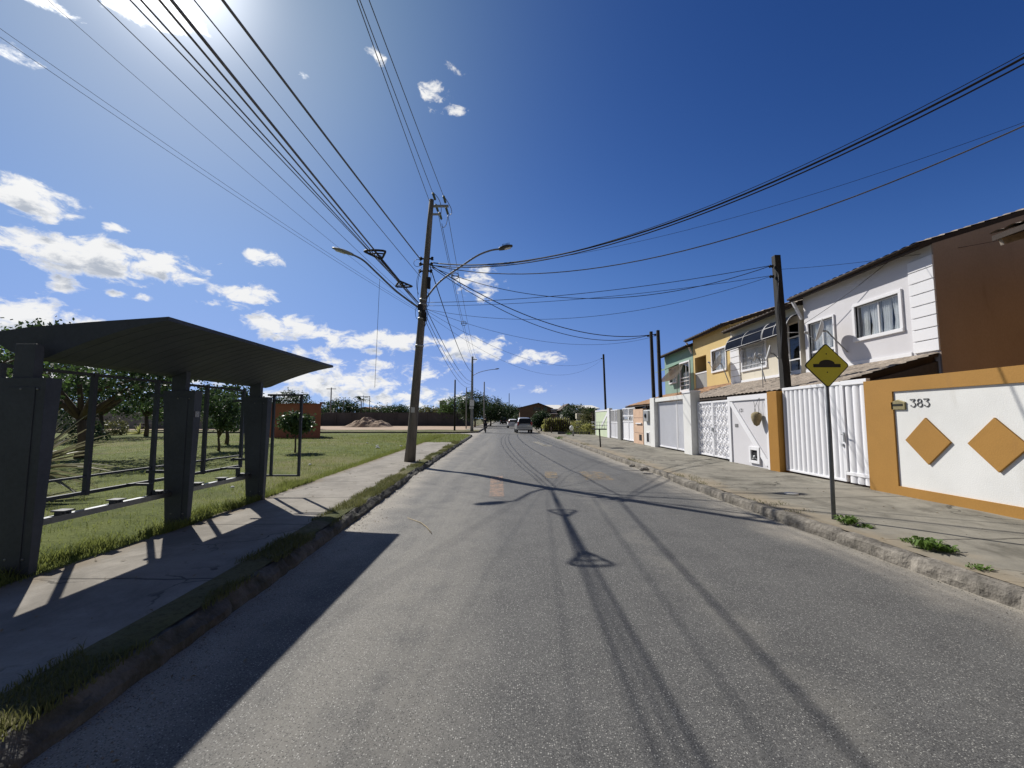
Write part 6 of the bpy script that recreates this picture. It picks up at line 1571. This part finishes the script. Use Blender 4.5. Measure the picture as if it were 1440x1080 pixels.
# ------------------------------------------------------------------ cars
def car(label, x, y, rz, m, L=4.1, W=1.72, H=1.62, group='cars on the street', hatch=.25):
    t = thing('car', label, 'car', (x, y, 0), group)
    Mx = Matrix.Translation((x, y, 0)) @ Matrix.Rotation(rz, 4, 'Z')
    # stations from the rear (s=0) to the nose: y, half width, z bottom, z belt, roof half width, z roof
    st = [(0.0, .80, .42, .92, None, None), (.05, .84, .34, .98, .58, 1.02), (.16, .86, .30, 1.0, .60, 1.30), (.40, .86, .28, 1.0, .62, H - .06), (.9, .86, .26, 1.0, .63, H), (1.9, .86, .26, .99, .63, H - .01), (2.45, .86, .26, .97, .62, H - .10), (3.15, .85, .27, .96, .60, 1.02), (3.6, .82, .30, .88, .6, .90), (3.95, .76, .34, .78, .55, .79), (L, .66, .42, .66, .5, .67)]
    rows = []
    for (s, w, zb, zl, rw, zr) in st:
        w *= W / 1.72
        if rw is None: rw, zr = w * .9, zl + .005
        pts = [(-w * .88, zb), (-w, zb + .15), (-w, zl - .12), (-w * .985, zl), (-rw, zr - .03), (-rw * .8, zr), (0, zr + .02), (rw * .8, zr), (rw, zr - .03), (w * .985, zl), (w, zl - .12), (w, zb + .15), (w * .88, zb)]
        rows.append([(px, s - L / 2, pz) for px, pz in pts])
    n = len(rows[0]); vs = [Mx @ Vector(p) for r in rows for p in r]
    fs = [(i*n+k, i*n+(k+1) % n, (i+1)*n+(k+1) % n, (i+1)*n+k) for i in range(len(rows)-1) for k in range(n)] + [tuple(range(n)), tuple((len(rows)-1)*n+k for k in range(n))]
    b = MB(); b.add(vs, fs, True); bd = b.build('body', M[m], t)
    sub = bd.modifiers.new('smooth', 'SUBSURF'); sub.levels = 1; sub.render_levels = 1
    def part(name, mb, mm, parent=t, bev=0.0): mb.v = [tuple(Mx @ Vector(p)) for p in mb.v]; return mb.build(name, M[mm], parent, bev)
    y0 = -L / 2; k = W / 1.72
    g_ = MB(); g_.hexa([(-.70*k, y0 + .02, 1.06), (.70*k, y0 + .02, 1.06), (.70*k, y0 + .1, 1.06), (-.70*k, y0 + .1, 1.06)], [(-.58*k, y0 + .20, H - .13), (.58*k, y0 + .20, H - .13), (.58*k, y0 + .3, H - .13), (-.58*k, y0 + .3, H - .13)]); part('rear_window', g_, 'car_glass')
    for s in (-1, 1):
        g_ = MB(); g_.hexa([(s*.835*k, y0 + .55, 1.04), (s*.82*k, y0 + .55, 1.04), (s*.82*k, y0 + 2.9, 1.02), (s*.835*k, y0 + 2.9, 1.02)], [(s*.665*k, y0 + .75, H - .14), (s*.65*k, y0 + .75, H - .14), (s*.65*k, y0 + 2.35, H - .16), (s*.665*k, y0 + 2.35, H - .16)]); part('side_window', g_, 'car_glass')
        l = MB(); l.box(s*.62*k, s*.80*k, y0 - .015, y0 + .1, .84, 1.08 + hatch * .6); part('tail_light', l, 'red_light', t, .02)
        mr = MB(); mr.box(s*.86*k, s*1.02*k, y0 + 2.75, y0 + 2.87, 1.0, 1.14); part('mirror', mr, m, t, .03)
        for yy in (y0 + .75, y0 + 3.25):
            w_ = MB(); w_.lathe([(.22, 0), (.31, .01), (.32, .05), (.32, .15), (.31, .19), (.22, .2)], (s*.66*k if s > 0 else -.86*k, yy, .32), (1, 0, 0), 18); wo = part('wheel', w_, 'tyre')
            r_ = MB(); r_.lathe([(.21, 0), (.19, .03), (.06, .04), (.0, .05)], (s*.85*k, yy, .32), (s, 0, 0), 14); part('rim', r_, 'lamp_grey', wo)
    bm_ = MB(); bm_.box(-.80*k, .80*k, y0 - .06, y0 + .12, .38, .62); part('bumper', bm_, m if m != 'car_black' else 'black_plastic', t, .04)
    pl_ = MB(); pl_.box(-.2, .2, y0 - .075, y0 - .055, .66, .79); part('number_plate', pl_, 'plate')
    return t
car('tall silver grey car driving away on the right lane', 1.25, 48.6, R(4), 'car_silver', 4.1, 1.78, 1.72)
car('white hatchback driving away ahead of the silver car', .05, 72.5, R(4), 'car_white', 4.0, 1.70, 1.50)
car('black car parked far up the street under the trees', -2.4, 118, R(3), 'car_black', 4.4, 1.85, 1.85)
car('tiny pale car at the end of the street in the tree shade', -5.2, 165, R(2), 'car_white', 4.2, 1.75, 1.55)

# ------------------------------------------------------------------ cyclist seen from behind
def skin_mesh(name, chains, m, parent, sub=2):
    """chains of (point, radius); chains may start on an existing point"""
    vs = []; es = []; rad = []; idx = {}
    def vid(p, r):
        key = tuple(round(c, 4) for c in p)
        if key not in idx: idx[key] = len(vs); vs.append(p); rad.append(r)
        return idx[key]
    for ch in chains:
        pr = None
        for p, r in ch:
            i = vid(p, r)
            if pr is not None and pr != i: es.append((pr, i))
            pr = i
    me = bpy.data.meshes.new(name); me.from_pydata(vs, es, [])
    o = bpy.data.objects.new(name, me); COL.objects.link(o)
    sk = o.modifiers.new('skin', 'SKIN')
    for i, d in enumerate(me.skin_vertices[0].data): d.radius = (rad[i], rad[i]); d.use_root = (i == 0)
    ss = o.modifiers.new('smooth', 'SUBSURF'); ss.levels = sub; ss.render_levels = sub
    me.materials.append(m); adopt(o, parent); return o
def cyclist():
    x0, y0 = -3.02, 49.0
    bt = thing('bicycle', 'dark bicycle ridden by the person in black at the left kerb', 'bicycle', (x0, y0, 0))
    for nm, yy in (('wheel', y0 - .52), ('wheel', y0 + .52)):
        w = MB().tube([(x0, yy + .33 * math.cos(a), .335 + .33 * math.sin(a)) for a in [2*PI*i/24 for i in range(24)]], .024, 6, closed=True).build('wheel', M['tyre'], bt)
        s = MB()
        for k in range(12): a = 2*PI*k/12; s.tube([(x0, yy, .335), (x0, yy + .32*math.cos(a), .335 + .32*math.sin(a))], .004, 4)
        s.build('spokes', M['steel'], w)
    f = MB(); bb = (x0, y0 - .05, .30); st = (x0, y0 - .2, .80); hd = (x0, y0 + .36, .85)
    for a, c in ((bb, st), (bb, hd), (st, hd), (bb, (x0, y0 - .52, .335)), (st, (x0, y0 - .52, .335)), (hd, (x0, y0 + .52, .335))): f.tube([a, c], .018, 6)
    f.build('frame', M['car_black'], bt)
    s = MB(); s.box(x0 - .08, x0 + .08, y0 - .36, y0 - .10, .84, .90); s.build('saddle', M['black_plastic'], bt, .03)
    s = MB(); s.tube([(x0 - .29, y0 + .28, 1.02), (x0 - .2, y0 + .36, 1.02), (x0 + .2, y0 + .36, 1.02), (x0 + .29, y0 + .28, 1.02)], .014, 6); s.tube([hd, (x0, y0 + .34, 1.02)], .016, 6); s.build('handlebar', M['car_black'], bt)
    for sg, zz, dy in ((-1, .16, .05), (1, .44, -.05)):
        s = MB(); s.box(x0 + sg*.09, x0 + sg*.19, y0 - .05 + dy - .04, y0 - .05 + dy + .04, zz - .012, zz + .012); s.bar((x0 + sg*.06, y0 - .05, .30), (x0 + sg*.08, y0 - .05 + dy, zz), .02, .02); s.build('pedal', M['steel'], bt)
    t = thing('person', 'person in black clothes riding a bicycle away along the left kerb', 'person', (x0, y0, 0))
    V = lambda x, y, z: (x0 + x, y0 + y, z)
    body_ = [[(V(0, -.22, .95), .14), (V(0, -.18, 1.12), .13), (V(0, -.08, 1.32), .145), (V(0, .01, 1.46), .10), (V(0, .05, 1.54), .055), (V(0, .08, 1.62), .085), (V(0, .09, 1.71), .09), (V(0, .09, 1.77), .05)]]
    for s, ft in ((-1, (.05, .19)), (1, (-.05, .47))):
        kz = .62 if ft[1] < .3 else .78; ky = .20 if ft[1] < .3 else .28
        body_.append([(V(0, -.22, .95), .14), (V(s*.10, -.18, .93), .095), (V(s*.12, ky - .05, kz + .03), .062), (V(s*.13, ky - .18, (kz + ft[1]) / 2 + .03), .052), (V(s*.14, ft[0] - .11, ft[1] + .07), .036), (V(s*.145, ft[0] + .08, ft[1] + .03), .032)])
        hand = V(s*.27, .27, 1.06)
        body_.append([(V(0, .01, 1.46), .10), (V(s*.17, -.0, 1.43), .062), (V(s*.27, .05, 1.22), .045), (V(s*.275, .2, 1.10), .034), (hand, .03)])
        for k in range(4): body_.append([(hand, .03), (V(s*(.25 + .022*k), .31, 1.065), .010), (V(s*(.25 + .022*k), .335, 1.03), .009), (V(s*(.25 + .022*k), .31, 1.0), .008)])
        body_.append([(hand, .03), (V(s*.235, .27, 1.045), .010), (V(s*.235, .29, 1.01), .009)])
    skin_mesh('body', body_, M['skin'], t)
    shirt = [[(V(0, -.215, .98), .155), (V(0, -.18, 1.12), .148), (V(0, -.08, 1.32), .165), (V(0, .005, 1.45), .115)]]
    for s in (-1, 1): shirt.append([(V(0, .005, 1.45), .115), (V(s*.17, -.0, 1.43), .08), (V(s*.245, .03, 1.28), .062), (V(s*.27, .07, 1.21), .058)])
    skin_mesh('shirt', shirt, M['cloth_black'], t, 1)
    tr = []
    for s, ft in ((-1, (.05, .19)), (1, (-.05, .47))):
        kz = .62 if ft[1] < .3 else .78; ky = .20 if ft[1] < .3 else .28
        tr.append([(V(0, -.22, .95), .155), (V(s*.10, -.18, .93), .112), (V(s*.12, ky - .05, kz + .03), .078), (V(s*.13, ky - .18, (kz + ft[1]) / 2 + .03), .068), (V(s*.14, ft[0] - .105, ft[1] + .10), .055)])
    skin_mesh('trousers', tr, M['cloth_navy'], t, 1)
    for s, ft in ((-1, (.05, .19)), (1, (-.05, .47))):
        b = MB(); b.box(x0 + s*.145 - .045, x0 + s*.145 + .045, y0 + ft[0] - .15, y0 + ft[0] + .13, ft[1], ft[1] + .075); b.build('shoe', M['cloth_black'], t, .03)
    b = MB(); b.lathe([(.02, .14), (.07, .125), (.105, .07), (.112, .0), (.10, -.06), (.06, -.09)], V(0, .075, 1.70), (0, -.25, 1), 14); b.build('hair', M['hair'], t)
    b = MB(); c = V(0, .185, 1.665); b.lathe([(.002, .025), (.018, .0), (.014, -.02)], c, (0, 1, 0), 8); b.build('nose', M['skin'], t)
    for s in (-1, 1):
        b = MB(); b.lathe([(.004, .012), (.022, .0), (.026, -.012)], V(s*.09, .09, 1.67), (s, 0, 0), 8); b.build('ear', M['skin'], t)
        b = MB(); b.lathe([(.002, .008), (.012, .0), (.012, -.01)], V(s*.034, .168, 1.69), (0, 1, 0), 8); b.build('eye', M['sign_black'], t)
    b = MB(); b.box(x0 - .025, x0 + .025, y0 + .165, y0 + .176, 1.615, 1.623); b.build('mouth', M['pink'], t)
cyclist()
